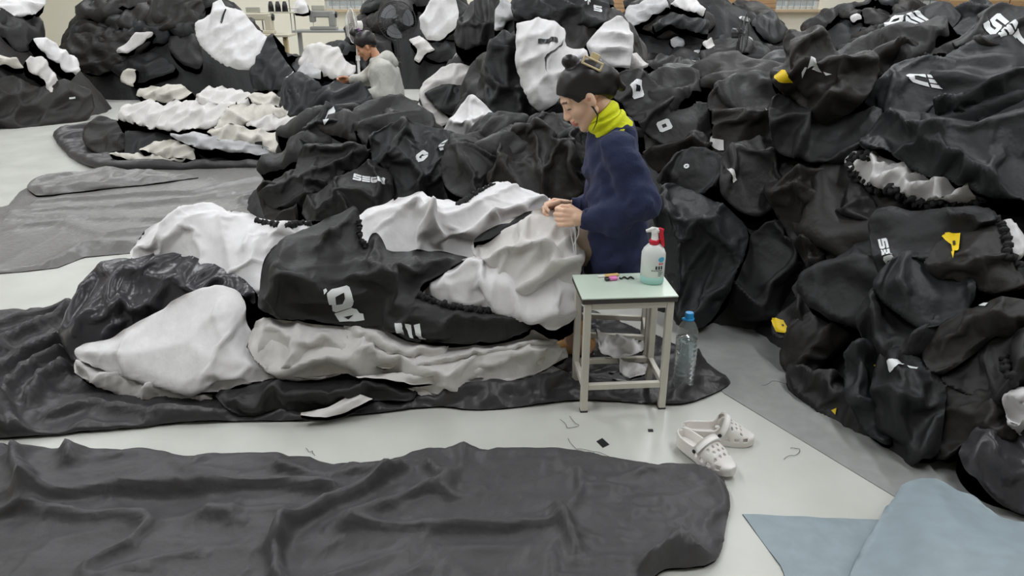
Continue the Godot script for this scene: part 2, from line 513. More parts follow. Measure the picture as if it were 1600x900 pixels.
# blocky letters: each a list of polygons in a unit box, y down
func rect(x0: float, y0: float, x1: float, y1: float) -> PackedVector2Array: return pv([x0, y0, x1, y0, x1, y1, x0, y1])
func glyph(ch: String) -> Array:
	var t := 0.27
	match ch:
		"S": return [pv([0.12, 0, 1, 0, 1, t, t, t, t, 0.38, 0, 0.38, 0, 0.1]), pv([0, 0.38, 0.88, 0.38, 1, 0.5, 1, 0.62, 0, 0.62]), pv([1 - t, 0.62, 1, 0.62, 1, 0.9, 0.88, 1, 0, 1, 0, 1 - t, 1 - t, 1 - t])]
		"E": return [rect(0, 0, 1, 0.27), rect(0, 0.365, 1, 0.635), rect(0, 0.73, 1, 1)]
		"G": return [pv([0.14, 0, 1, 0, 1, t, t, t, t, 0.5, 0, 0.5, 0, 0.12]), pv([0, 0.5, t, 0.5, t, 1 - t, 1, 1 - t, 1, 0.88, 0.86, 1, 0.14, 1, 0, 0.88]), rect(0.5, 0.45, 1, 0.73)]
		"W": return [pv([0, 0, t, 0, t, 0.73, 0.38, 0.73, 0.38, 1, 0.1, 1, 0, 0.9]), rect(0.38, 0.25, 0.62, 1), pv([1 - t, 0, 1, 0, 1, 0.9, 0.9, 1, 0.62, 1, 0.62, 0.73, 1 - t, 0.73])]
		"O": return [pv([0.14, 0, 0.86, 0, 1, 0.14, 1, 0.34, 0, 0.34, 0, 0.14]), rect(0, 0.34, 0.34, 0.66), rect(0.66, 0.34, 1, 0.66), pv([0, 0.66, 1, 0.66, 1, 0.86, 0.86, 1, 0.14, 1, 0, 0.86])]
		"D": return [pv([0, 0, 0.8, 0, 1, 0.2, 1, 0.36, 0, 0.36]), rect(0, 0.36, 0.34, 0.68), rect(0.68, 0.36, 1, 0.68), pv([0, 0.68, 1, 0.68, 1, 0.84, 0.84, 1, 0, 1])]
		"A": return [pv([0.3, 0, 1, 0, 1, 0.3, 0.42, 0.3, 0.3, 0.62, 0, 0.62]), pv([0.72, 0.3, 1, 0.3, 1, 0.62, 0.72, 0.62]), rect(0, 0.62, 1, 1)]
		"C": return [pv([0.2, 0, 1, 0, 1, 0.32, 0.36, 0.32, 0.36, 0.5, 0, 0.5, 0, 0.2]), pv([0, 0.5, 0.36, 0.5, 0.36, 0.68, 1, 0.68, 1, 1, 0.2, 1, 0, 0.82])]
		"I": return [rect(0.3, 0, 0.7, 1)]
		"Y": return [pv([0, 0, 0.3, 0, 0.3, 0.35, 0.7, 0.35, 0.7, 0, 1, 0, 1, 0.62, 0, 0.62]), rect(0.35, 0.62, 0.65, 1)]
		"o": return [pv([0.3, 0, 0.7, 0, 1, 0.3, 1, 0.45, 0.68, 0.45, 0.5, 0.3, 0.32, 0.45, 0, 0.45, 0, 0.3]), pv([0, 0.45, 0.32, 0.45, 0.32, 0.6, 0.5, 0.7, 0.5, 1, 0.3, 1, 0, 0.72]), pv([0.5, 0.5, 1, 0.5, 1, 0.72, 0.7, 1, 0.5, 1])]
	return [rect(0, 0, 1, 1)]
# a word whose box has these four corners in pixels: top left, top right, bottom right, bottom left
func word(c: Cloth, text: String, corners: Array, m: Material, parent: Node, called := "logo_print", gap := 0.1) -> void:
	var k := []
	for p in pv(corners): k.append(find_uv(c, p))
	var polys := []
	var n := text.length(); var w := 1.0 / (n + gap * (n - 1))
	for i in n:
		var x0 := i * w * (1.0 + gap)
		for g: PackedVector2Array in glyph(text[i]):
			var q := PackedVector2Array()
			for p in g:
				var x := x0 + p.x * w
				q.append((k[0] as Vector2).lerp(k[1], x).lerp((k[3] as Vector2).lerp(k[2], x), p.y))
			polys.append(q)
	var mesh := decal(c, polys, parent.get_meta("org") if parent.has_meta("org") else parent.position)
	if mesh.get_surface_count(): put(called, mesh, m, parent)
# a patch of print with this outline in pixels
func patch(c: Cloth, out: Array, m: Material, parent: Node, called := "logo_print", off := 0.004) -> void:
	var q := PackedVector2Array()
	for p in pv(out): q.append(find_uv(c, p))
	var mesh := decal(c, [q], parent.get_meta("org") if parent.has_meta("org") else parent.position, off)
	if mesh.get_surface_count(): put(called, mesh, m, parent)
# gathered elastic hem along pixels of a cloth
func hem(c: Cloth, line: Array, m: Material, parent: Node, r := 0.014, called := "elastic_hem", off := 0.004, pitch := 0.018) -> void:
	var src := []
	for p in pv(line):
		var q := find_uv(c, p); src.append(c.sample(q, off))
	hem_at(src, m, parent, r, called, pitch)
func hem_at(src: Array, m: Material, parent: Node, r := 0.014, called := "elastic_hem", pitch := 0.018) -> void:
	var org: Vector3 = parent.get_meta("org") if parent.has_meta("org") else (parent as Node3D).position
	var cv := Curve3D.new()
	for i in src.size():
		var t: Vector3 = (src[mini(i + 1, src.size() - 1)] - src[maxi(i - 1, 0)]) * 0.17
		cv.add_point(src[i] - org, -t, t)
	var L := cv.get_baked_length()
	var pts := []; var rad := []
	var n := int(L / (pitch * 0.25)) + 4
	n = mini(n, 700)
	for i in n:
		var d := L * i / (n - 1)
		var p := cv.sample_baked(d)
		pts.append(p + Vector3(sin(d * 61.0) * r * 0.25, sin(d / pitch * TAU * 0.5 + 1.0) * r * 0.3, cos(d * 47.0) * r * 0.25))
		rad.append(r * (0.8 + 0.35 * sin(d / pitch * TAU) + 0.15 * sin(d / pitch * 2.3)))
	rad[0] = r * 0.3; rad[n - 1] = r * 0.3
	put(called, tube_mesh(pts, rad, 7), m, parent)

# ------------------------------------------------------------------ the scene
func _ready() -> void:
	rng.seed = 7
	# camera
	var cam := Camera3D.new(); cam.name = "camera"; cam.position = EYE; cam.rotation_degrees.x = -PITCH
	cam.fov = rad_to_deg(2.0 * atan(450.0 / FPX)); cam.near = 0.05; cam.far = 100.0; add_child(cam); cam.current = true
	# daylight outside the far windows
	var we := WorldEnvironment.new(); we.name = "environment"
	var env := Environment.new(); env.background_mode = Environment.BG_SKY
	var sky := Sky.new(); var sm := ProceduralSkyMaterial.new()
	sm.sky_top_color = Color(0.62, 0.74, 0.9); sm.sky_horizon_color = Color(0.9, 0.93, 0.96); sm.ground_horizon_color = Color(0.6, 0.6, 0.58); sm.ground_bottom_color = Color(0.4, 0.4, 0.38)
	sm.sky_energy_multiplier = 1.6; sm.ground_energy_multiplier = 1.0
	sky.sky_material = sm; env.sky = sky
	env.tonemap_mode = Environment.TONE_MAPPER_LINEAR; env.tonemap_exposure = 1.0
	env.sdfgi_enabled = true; env.ssao_enabled = true; env.ssil_enabled = true
	we.environment = env; add_child(we)
	materials()
	# ceiling lamps: rows of tube fittings
	var lamp_lum := 7.0
	for z in [-1.6, -5.2, -8.8, -12.4, -15.6]:
		for x in [-6.6, -2.2, 2.2, 6.6]:
			ceiling_lamp(Vector3(x, 4.5, z), lamp_lum)
	room()
	define_heaps()
	floor_sheets()
	hero_cover()
	right_heap()
	middle_heap()
	back_heaps()
	stool_things()
	floor_things()
	back_things()
	people()
	print("relaxing cloth took ", sim_ms, " ms")

func cloth_mat(c: Color, rough: float, sheen := 0.0, bump := 0.25, sd := 1) -> StandardMaterial3D:
	var m := StandardMaterial3D.new()
	m.albedo_color = c; m.roughness = rough
	m.metallic_specular = 0.45
	m.uv1_triplanar = true; m.uv1_world_triplanar = true; m.uv1_scale = Vector3(2.3, 2.3, 2.3)
	var k := 1.0
	m.albedo_texture = noise_tex(0.02, Color(0.92, 0.92, 0.92), Color(1, 1, 1), sd, 5, 256)
	if bump > 0.0:
		m.normal_enabled = true; m.normal_texture = bump_tex(0.03, 6.0, sd + 5, 4, 256); m.normal_scale = bump
	if sheen > 0.0:
		m.rim_enabled = true; m.rim = sheen; m.rim_tint = 0.3
	return m
func materials() -> void:
	M.black = cloth_mat(srgb(36, 35, 36), 0.55, 0.05, 0.32, 1)
	M.black2 = cloth_mat(srgb(31, 31, 33), 0.58, 0.05, 0.32, 2)
	M.warm = cloth_mat(srgb(39, 36, 35), 0.56, 0.05, 0.32, 3)
	M.cool = cloth_mat(srgb(38, 40, 42), 0.53, 0.05, 0.32, 4)
	M.satin = cloth_mat(srgb(66, 64, 68), 0.3, 0.1, 0.25, 5)
	M.sheet = cloth_mat(srgb(72, 70, 72), 0.5, 0.25, 0.3, 6)
	M.sheet2 = cloth_mat(srgb(58, 56, 58), 0.42, 0.2, 0.3, 7)
	M.sheet3 = cloth_mat(srgb(122, 120, 119), 0.36, 0.3, 0.3, 17)
	M.white = cloth_mat(srgb(234, 232, 233), 0.7, 0.0, 0.2, 8)
	M.white2 = cloth_mat(srgb(222, 219, 216), 0.7, 0.0, 0.2, 9)
	M.cream = cloth_mat(srgb(214, 210, 200), 0.7, 0.0, 0.2, 10)
	M.grey = cloth_mat(srgb(196, 196, 198), 0.65, 0.0, 0.2, 11)
	M.blacks = [M.black, M.black2, M.warm, M.cool]
	M.whites = [M.white, M.white2, M.cream, M.grey]
	M.elastic = mat(srgb(30, 30, 31), 0.85)
	M.print = mat(srgb(232, 235, 236), 0.55)
	M.yellow = mat(srgb(240, 205, 20), 0.5)
	M.ink = mat(srgb(40, 36, 24), 0.6)
	M.blue = cloth_mat(srgb(150, 165, 172), 0.5, 0.0, 0.06, 12)
	M.mat = cloth_mat(srgb(158, 159, 157), 0.45, 0.0, 0.06, 13)
	M.steel = mat(srgb(214, 210, 198), 0.42)
	M.chip = mat(srgb(70, 66, 64), 0.7)
	M.laminate = mat(srgb(205, 219, 205), 0.3)
	M.plastic_black = mat(srgb(28, 28, 30), 0.4)
	M.skin = mat(srgb(226, 178, 148), 0.5)
	M.skin.subsurf_scatter_enabled = true; M.skin.subsurf_scatter_strength = 0.08
	M.hair = mat(srgb(26, 21, 22), 0.42)

func ceiling_lamp(at: Vector3, lum: float) -> void:
	var o := base("ceiling_lamp", at, "long white tube lamp hanging below the factory ceiling", "lamp", "ceiling tube lamps")
	put("housing", box_mesh(Vector3(0.34, 0.07, 2.4), 0.01), M.lamp_case, o, Vector3(0, 0.05, 0)) if M.has("lamp_case") else put("housing", box_mesh(Vector3(0.34, 0.07, 2.4), 0.01), mat(srgb(230, 230, 228), 0.5), o, Vector3(0, 0.05, 0))
	var gm: StandardMaterial3D
	if M.has("lamp_glow"): gm = M.lamp_glow
	else:
		gm = mat(Color(1, 1, 1), 0.6); gm.emission_enabled = true; gm.emission = Color(1.0, 0.98, 0.95); gm.emission_energy_multiplier = 1.5; M.lamp_glow = gm
	put("diffuser", box_mesh(Vector3(0.3, 0.02, 2.34), 0.005), gm, o, Vector3(0, 0.005, 0))
	for s in [-0.9, 0.9]: put("hanger", tube_mesh([Vector3(0, 0.085, s), Vector3(0, 0.3, s)], [0.006], 6), M.steel, o)
	var l := AreaLight3D.new(); l.name = "tube_light"; l.area_size = Vector2(0.3, 2.3); l.light_energy = lum; l.light_color = Color(0.98, 0.99, 1.0)
	l.area_range = 40.0; l.area_attenuation = 2.0; l.shadow_enabled = true
	add_child(l); l.position = at - Vector3(0, 0.02, 0); l.rotation_degrees.x = -90

func room() -> void:
	var fl := StandardMaterial3D.new(); fl.albedo_color = srgb(206, 206, 200); fl.roughness = 0.42; fl.metallic_specular = 0.4
	fl.uv1_triplanar = true; fl.uv1_world_triplanar = true; fl.uv1_scale = Vector3(0.45, 0.45, 0.45)
	fl.albedo_texture = noise_tex(0.012, Color(0.94, 0.94, 0.935), Color(1, 1, 1), 21, 6, 512)
	fl.roughness_texture = noise_tex(0.02, Color(0.7, 0.7, 0.7), Color(1, 1, 1), 22, 4, 256)
	var wl := mat(srgb(232, 227, 212), 0.8)
	var ce := mat(srgb(150, 152, 152), 0.85)
	var X0 := -11.0; var X1 := 11.0; var Z0 := -17.0; var Z1 := 5.0; var H := 4.8
	var s := func(o: Node): o.set_meta("kind", "structure")
	s.call(put("floor", box_mesh(Vector3(X1 - X0 + 0.4, 0.2, Z1 - Z0 + 0.4), 0.001), fl, self, Vector3(0, -0.1, (Z0 + Z1) / 2)))
	s.call(put("ceiling", box_mesh(Vector3(X1 - X0 + 0.4, 0.2, Z1 - Z0 + 0.4), 0.001), ce, self, Vector3(0, H + 0.1, (Z0 + Z1) / 2)))
	s.call(put("wall_left", box_mesh(Vector3(0.2, H, Z1 - Z0), 0.001), wl, self, Vector3(X0 - 0.1, H / 2, (Z0 + Z1) / 2)))
	s.call(put("wall_right", box_mesh(Vector3(0.2, H, Z1 - Z0), 0.001), wl, self, Vector3(X1 + 0.1, H / 2, (Z0 + Z1) / 2)))
	s.call(put("wall_front", box_mesh(Vector3(X1 - X0, H, 0.2), 0.001), wl, self, Vector3(0, H / 2, Z1 + 0.1)))
	# far wall with window openings
	var wins := [[5.25, 6.55], [-4.0, -2.4], [8.6, 10.2], [1.2, 2.6]]
	wins.sort()
	var y0 := 1.06; var y1 := 2.5
	var st := begin()
	var x := X0
	var dz := -0.1
	for w in wins + [[X1, X1]]:
		bev(st, Vector3((x + w[0]) / 2, H / 2, 0), Vector3(w[0] - x, H, 0.2), 0.001)
		if w[1] > w[0]:
			bev(st, Vector3((w[0] + w[1]) / 2, y0 / 2, 0), Vector3(w[1] - w[0], y0, 0.2), 0.001)
			bev(st, Vector3((w[0] + w[1]) / 2, (y1 + H) / 2, 0), Vector3(w[1] - w[0], H - y1, 0.2), 0.001)
		x = w[1]
	s.call(put("wall_back", done(st), wl, self, Vector3(0, 0, Z0 - 0.1)))
	var fr := mat(srgb(205, 205, 200), 0.5); var bar := mat(srgb(120, 118, 112), 0.5)
	var glass := StandardMaterial3D.new(); glass.transparency = BaseMaterial3D.TRANSPARENCY_ALPHA; glass.albedo_color = Color(0.9, 0.95, 0.95, 0.15); glass.roughness = 0.05
	var n := 0
	for w in wins:
		n += 1
		var o := Node3D.new(); o.name = "window_%d" % n; add_child(o); o.position = Vector3((w[0] + w[1]) / 2, y0, Z0); o.set_meta("kind", "structure")
		var W: float = w[1] - w[0]; var hh := y1 - y0
		put("window_sill", box_mesh(Vector3(W + 0.16, 0.06, 0.2), 0.008), mat(srgb(190, 170, 140), 0.7), o, Vector3(0, -0.03, 0.06))
		for sx in [-1, 1]: put("window_frame", box_mesh(Vector3(0.06, hh, 0.06), 0.006), fr, o, Vector3(sx * (W / 2 - 0.03), hh / 2, -0.1))
		for sy in [0.03, hh - 0.03]: put("window_frame", box_mesh(Vector3(W - 0.12, 0.06, 0.06), 0.006), fr, o, Vector3(0, sy, -0.1))
		put("mullion", box_mesh(Vector3(0.05, hh - 0.12, 0.05), 0.006), fr, o, Vector3(0, hh / 2, -0.1))
		for sx in [-1, 1]: put("pane", box_mesh(Vector3(W / 2 - 0.09, hh - 0.12, 0.006), 0.001), glass, o, Vector3(sx * (W / 4 - 0.01), hh / 2, -0.1))
		for k in 9: put("bar", tube_mesh([Vector3(0, 0, 0), Vector3(0, hh, 0)], [0.008], 6), bar, o, Vector3(-W / 2 + W * (k + 1) / 10.0, 0, -0.02))
		for k in 3: put("bar", tube_mesh([Vector3(-W / 2, 0, 0), Vector3(W / 2, 0, 0)], [0.008], 6), bar, o, Vector3(0, hh * (0.12 + 0.38 * k), -0.02))
	var col := put("column_1", box_mesh(Vector3(0.32, H, 0.4), 0.02), mat(srgb(92, 86, 80), 0.6), self, Vector3(7.75, H / 2, -16.3)); s.call(col)

func define_heaps() -> void:
	# each heap is a few mounds: centre x, centre z, half width, half depth, height
	heaps.hero = [[-0.72, -3.5, 1.45, 1.0, 0.52]]
	heaps.right = [[3.05, -4.4, 2.1, 3.0, 1.42]]
	heaps.middle = [[1.35, -4.65, 1.1, 1.5, 0.98], [0.35, -5.1, 1.0, 1.1, 0.72]]
	heaps.black = [[-1.0, -5.55, 1.0, 0.95, 0.58]]
	heaps.tall = [[0.5, -7.9, 0.95, 1.4, 1.42]]
	heaps.stack = [[-2.9, -7.7, 1.3, 0.9, 0.42]]
	heaps.corner = [[-7.0, -9.7, 1.75, 1.25, 1.38]]
	heaps.sewing = [[-5.35, -12.2, 1.75, 1.3, 1.45]]
	heaps.low = [[-3.0, -12.6, 0.9, 0.8, 0.6]]
	heaps.wall = [[-1.5, -13.2, 1.5, 1.1, 1.4]]
	heaps.basket = [[-0.52, -9.0, 0.5, 0.8, 0.75]]
	heaps.layer = [[2.9, -13.0, 2.2, 1.5, 1.42], [3.1, -11.6, 1.6, 0.9, 0.55]]
	heaps.window = [[6.75, -14.5, 1.95, 1.2, 1.2]]

func fill(key: String, n: int, m: Array, label: String, group: String, size := Vector2(0.35, 0.6), sd := 1, opt := {}, face := 0.15, side := 1.0) -> void:
	var r := RandomNumberGenerator.new(); r.seed = sd
	var hs: Array = heaps[key]
	for i in n:
		var mo: Array = hs[i % hs.size()]
		var x := 0.0; var z := 0.0
		for tries in 20:
			var a := r.randf_range(-0.15, 1.15) * PI; var q := sqrt(r.randf()) * 0.93
			x = mo[0] + cos(a) * q * mo[2] * side; z = mo[1] + sin(a) * q * mo[3]
			if heap_y(hs, x, z) > 0.05 and x > opt.get("xmin", -99.0): break
		var y := heap_y(hs, x, z)
		var c := Cloth.new()
		var nn := heap_n(hs, x, z)
		nn = (nn + Vector3(r.randf_range(-0.25, 0.25), r.randf_range(-0.1, 0.3), r.randf_range(-0.25, 0.25)) + (EYE - Vector3(x, y, z)).normalized() * face).normalized()
		c.n = nn; c.o = Vector3(x, y, z) + nn * r.randf_range(-0.02, 0.06)
		var t := r.randf() * PI
		c.u = (Vector3.RIGHT.rotated(Vector3.UP, t) - nn * nn.dot(Vector3.RIGHT.rotated(Vector3.UP, t))).normalized(); c.v = nn.cross(c.u)
		var poly := PackedVector2Array()
		var rx := r.randf_range(size.x, size.y); var ry := rx * r.randf_range(0.45, 0.85)
		var k := 7 + r.randi() % 4
		for e in k:
			var an := TAU * (e + r.randf_range(-0.3, 0.3)) / k; var q2 := r.randf_range(0.75, 1.15)
			poly.append(Vector2(cos(an) * rx, sin(an) * ry) * q2)
		var o2 := opt.duplicate()
		o2.merge({"h": r.randf_range(0.04, 0.1), "R": 0.22, "crease": r.randf_range(0.07, 0.14) * (1.0 if c.o.z > -6.0 else 0.9), "ex": r.randf_range(1.08, 1.24), "ey": r.randf_range(1.08, 1.24), "bend": r.randf_range(0.02, 0.07), "lsize": 0.4 if c.o.z > -6.0 else 0.24, "ramp": 0.05, "free": 0.7, "edge": -0.04, "seed": sd * 100 + i, "cell": clampf((c.o - EYE).length() * 0.0052, 0.016, 0.06)})
		relax(c, smooth_poly(poly, 1), o2)
		var mm: Material = m[r.randi() % m.size()]
		var o := put("equipment_cover", cloth_mesh(c, 0.12, c.o, false), mm, self, c.o)
		var tone: String = {M.black2: "deep ", M.warm: "brownish ", M.cool: "bluish "}.get(mm, "")
		tag(o, tone + label, "cover", group)
# the dense mass inside a heap, which nobody could count
func core(key: String, label: String, m: Material, sd: int) -> void:
	var hs: Array = heaps[key]
	var nz := FastNoiseLite.new(); nz.seed = sd; nz.frequency = 2.2; nz.fractal_octaves = 3; nz.fractal_type = FastNoiseLite.FRACTAL_RIDGED
	var x0 := 1e9; var x1 := -1e9; var z0 := 1e9; var z1 := -1e9
	for q in hs:
		x0 = minf(x0, q[0] - q[2]); x1 = maxf(x1, q[0] + q[2]); z0 = minf(z0, q[1] - q[3]); z1 = maxf(z1, q[1] + q[3])
	var s := 0.05 if hs[0][1] > -7.0 else 0.085
	var nu := int((x1 - x0) / s) + 2; var nv := int((z1 - z0) / s) + 2
	var st := begin(true); st.set_smooth_group(0)
	var ys := PackedFloat32Array(); ys.resize(nu * nv)
	for j in nv:
		for i in nu:
			var x := x0 + i * s; var z := z0 + j * s
			var y := heap_y(hs, x, z)
			ys[j * nu + i] = y + (nz.get_noise_2d(x, z) * 0.1 - 0.09) * minf(1.0, y * 6.0) if y > 0.0 else -0.05
	for j in nv - 1:
		for i in nu - 1:
			if maxf(maxf(ys[j * nu + i], ys[j * nu + i + 1]), maxf(ys[j * nu + nu + i], ys[j * nu + nu + i + 1])) <= 0.0: continue
			var q := []
			for e in [[0, 0], [1, 0], [1, 1], [0, 1]]:
				q.append(Vector3(x0 + (i + e[0]) * s - hs[0][0], ys[(j + e[1]) * nu + i + e[0]], z0 + (j + e[1]) * s - hs[0][1]))
			quad(st, q[0], q[3], q[2], q[1])
	var o := put("cover_heap", done(st), m, self, Vector3(hs[0][0], 0, hs[0][1]))
	tag(o, label, "fabric heap", "", "stuff")

# ------------------------------------------------------------------ sheets spread on the floor
func floor_sheets() -> void:
	var o: MeshInstance3D
	# grey vinyl sheet under the big heap
	var st := begin(); var poly := PackedVector2Array()
	for p in pv([1085, 500, 1062, 545, 1131, 615, 1395, 775, 1470, 818, 1700, 840, 1700, 560, 1420, 440, 1180, 440]):
		var w := on_y(p.x, p.y, 0.0); poly.append(Vector2(w.x, -w.z))
	prism(st, poly, Transform3D(Basis(Vector3.RIGHT, -PI / 2), Vector3(0, 0.003, 0)), 0.003)
	o = put("floor_sheet", done(st), M.mat)
	tag(o, "flat grey vinyl sheet on the floor beside the high heap of black covers", "floor sheet")
	# black sheet in front
	o = cover("fabric_sheet", [], [-120, 690, 0, 697, 40, 701, 75, 704, 105, 700, 180, 703, 290, 713, 380, 711, 410, 712, 485, 715, 500, 723, 520, 728, 600, 720, 650, 709, 700, 705, 735, 697, 750, 703, 890, 708, 960, 716, 1030, 728, 1075, 733, 1132, 750, 1140, 790, 1128, 858, 1118, 876, 1100, 886, 1040, 891, 1010, 910, 1000, 1010, 500, 1040, -200, 1040], M.sheet, {
		"flat": true, "edge_wave": 0.003, "lift": 0.006, "h": 0.008, "R": 0.06, "ex": 1.07, "ey": 1.1, "crease": 0.022, "lsize": 0.22, "stretch": 2.6, "turn": 1.45, "free": 0.3, "ramp": 0.04, "cell": 0.0125, "seed": 3, "skirt": 0.005, "soft": 0, "grav": 0.035, "crumple": 0.7,
		"folds": [[[-100, 790, 60, 797, 200, 785, 300, 782, 430, 780, 520, 785], 0.061, 0.022], [[-100, 830, 60, 815, 150, 822, 230, 826], 0.037, 0.025],
			[[440, 930, 432, 880, 445, 850, 480, 828, 560, 785, 625, 752], 0.055, 0.019], [[672, 748, 695, 762, 690, 775, 640, 795, 550, 838], 0.049, 0.031], [[560, 842, 680, 838, 780, 835, 870, 830], 0.031, 0.022],
			[[30, 728, 32, 745, 45, 770, 55, 795], 0.073, 0.019], [[112, 714, 120, 722, 118, 735], 0.061, 0.019], [[870, 810, 882, 840, 900, 868], 0.037, 0.019], [[905, 750, 905, 775, 895, 800], 0.024, 0.019], [[725, 712, 725, 745, 700, 770], 0.024, 0.019], [[1010, 893, 1045, 870, 1058, 850, 1075, 872, 1100, 884], 0.055, 0.019],
			[[440, 745, 520, 760, 560, 752, 600, 760], 0.037, 0.019], [[1075, 735, 1110, 755, 1130, 790], 0.024, 0.019], [[330, 815, 450, 815, 440, 860], 0.037, 0.031], [[140, 897, 200, 865, 230, 840], 0.024, 0.012]]})
	tag(o, "wide charcoal fabric sheet spread wrinkled on pale floor before the white clogs", "fabric sheet")
	# black sheet under the worked cover
	o = cover("fabric_sheet", [], [-150, 500, 0, 490, 60, 485, 120, 479, 200, 472, 420, 430, 700, 440, 880, 470, 1000, 520, 1085, 553, 1120, 580, 1143, 596, 1134, 607, 1090, 627, 1062, 633, 980, 628, 900, 625, 800, 638, 730, 641, 680, 634, 500, 657, 300, 659, 200, 669, 60, 682, 0, 686, -150, 690], M.sheet2, {
		"flat": true, "edge_wave": 0.003, "lift": 0.005, "h": 0.008, "R": 0.06, "ex": 1.07, "ey": 1.1, "crease": 0.022, "lsize": 0.22, "stretch": 2.6, "turn": 1.45, "free": 0.3, "ramp": 0.04, "cell": 0.0135, "seed": 9, "skirt": 0.004, "grav": 0.035, "crumple": 0.7,
		"folds": [[[-60, 590, 60, 530, 115, 500], 0.073, 0.022], [[-60, 640, 40, 580, 100, 555], 0.086, 0.022], [[10, 680, 20, 630, 60, 590, 105, 575], 0.086, 0.022], [[60, 640, 75, 610, 110, 590], 0.073, 0.019], [[-60, 540, 60, 505, 110, 492], 0.049, 0.019], [[90, 655, 150, 640, 240, 650, 340, 652], 0.037, 0.019], [[700, 625, 800, 618, 880, 605], 0.049, 0.019], [[1050, 620, 1090, 600, 1130, 600], 0.031, 0.012], [[1085, 560, 1070, 590], 0.037, 0.019], [[-40, 670, 30, 655, 45, 680], 0.049, 0.019]]})
	tag(o, "black satin sheet lying under the white and black cover being sewn", "fabric sheet")
	# long grey-black sheet behind, left part
	o = cover("fabric_sheet", [], [-120, 440, -60, 330, 12, 322, 30, 300, 60, 284, 130, 274, 200, 266, 330, 264, 470, 264, 560, 300, 480, 340, 400, 345, 300, 372, 205, 395, 130, 402, 90, 418, 40, 424, 0, 427], M.sheet3, {
		"flat": true, "edge_wave": 0.003, "lift": 0.005, "h": 0.01, "R": 0.1, "ex": 1.01, "ey": 1.05, "crease": 0.012, "lsize": 0.5, "cell": 0.024, "seed": 12, "skirt": 0.004, "soft": 0, "grav": 0.035,
		"folds": [[[20, 340, 120, 332, 200, 328, 300, 318, 420, 300], 0.037, 0.05], [[20, 345, 220, 350, 330, 348], 0.037, 0.04], [[40, 360, 100, 355, 170, 375, 260, 362, 340, 350], 0.044, 0.05], [[90, 415, 130, 392, 160, 388, 220, 390], 0.044, 0.05], [[60, 322, 200, 312, 300, 306, 400, 285], 0.037, 0.04], [[380, 320, 460, 300], 0.060, 0.05]]})
	tag(o, "long grey-black fabric sheet lying flat in lengthwise folds on bare floor", "fabric sheet")
	var c0 := last_cloth
	var fp := cloth_px([], [42, 292, 62, 281, 130, 273, 170, 266, 200, 268, 330, 274, 240, 287, 160, 295, 60, 307, 48, 300], {"flat": true, "edge_wave": 0.003, "lift": 0.03, "h": 0.02, "R": 0.08, "crease": 0.02, "ex": 1.09, "ey": 1.15, "cell": 0.03, "seed": 31})
	put("folded_edge", cloth_mesh(fp, 0.04, o.position), M.sheet3, o)
	# sheet under the layered white covers
	o = cover("fabric_sheet", [], [80, 208, 140, 202, 160, 195, 480, 220, 490, 262, 300, 266, 200, 268, 150, 264, 118, 251, 95, 230], M.sheet2, {"flat": true, "edge_wave": 0.003, "lift": 0.004, "h": 0.03, "R": 0.1, "ex": 1.09, "ey": 1.15, "crease": 0.03, "lsize": 0.4, "cell": 0.035, "seed": 14, "skirt": 0.003})
	tag(o, "dark sheet spread under the low stack of layered white covers", "fabric sheet")
	# pale blue tarpaulin at the front
	var b := base("tarpaulin", on_y(1400, 860, 0), "pale blue-grey tarpaulin sheet with a folded corner on the floor", "tarpaulin")
	var t1 := cloth_px([], [1160, 803, 1240, 806, 1380, 813, 1420, 830, 1420, 1000, 1250, 1000, 1232, 920, 1222, 888, 1198, 855], {"flat": true, "edge_wave": 0.003, "lift": 0.003, "h": 0.004, "R": 0.04, "ex": 1.003, "ey": 1.003, "cell": 0.018, "seed": 15, "soft": 0, "crease": 0.0, "crumple": 0.0})
	put("flat_layer", cloth_mesh(t1, 0.003, b.position), M.blue, b)
	var t2 := cloth_px([], [1310, 935, 1345, 862, 1378, 805, 1395, 778, 1408, 757, 1440, 747, 1462, 748, 1512, 772, 1560, 806, 1610, 818, 1760, 850, 1760, 1050, 1300, 1050, 1290, 985], {"n": Vector3(-0.1, 1, -0.06), "lift": 0.05, "h": 0.06, "R": 0.25, "ex": 1.006, "ey": 1.006, "cell": 0.016, "seed": 16, "soft": 0, "crease": 0.01, "lsize": 0.8, "bend": 0.3, "crumple": 0.1, "folds": [[[1408, 757, 1412, 790, 1430, 830, 1460, 880], 0.02, 0.08]]})
	put("folded_layer", cloth_mesh(t2, 0.05, b.position), M.blue, b)

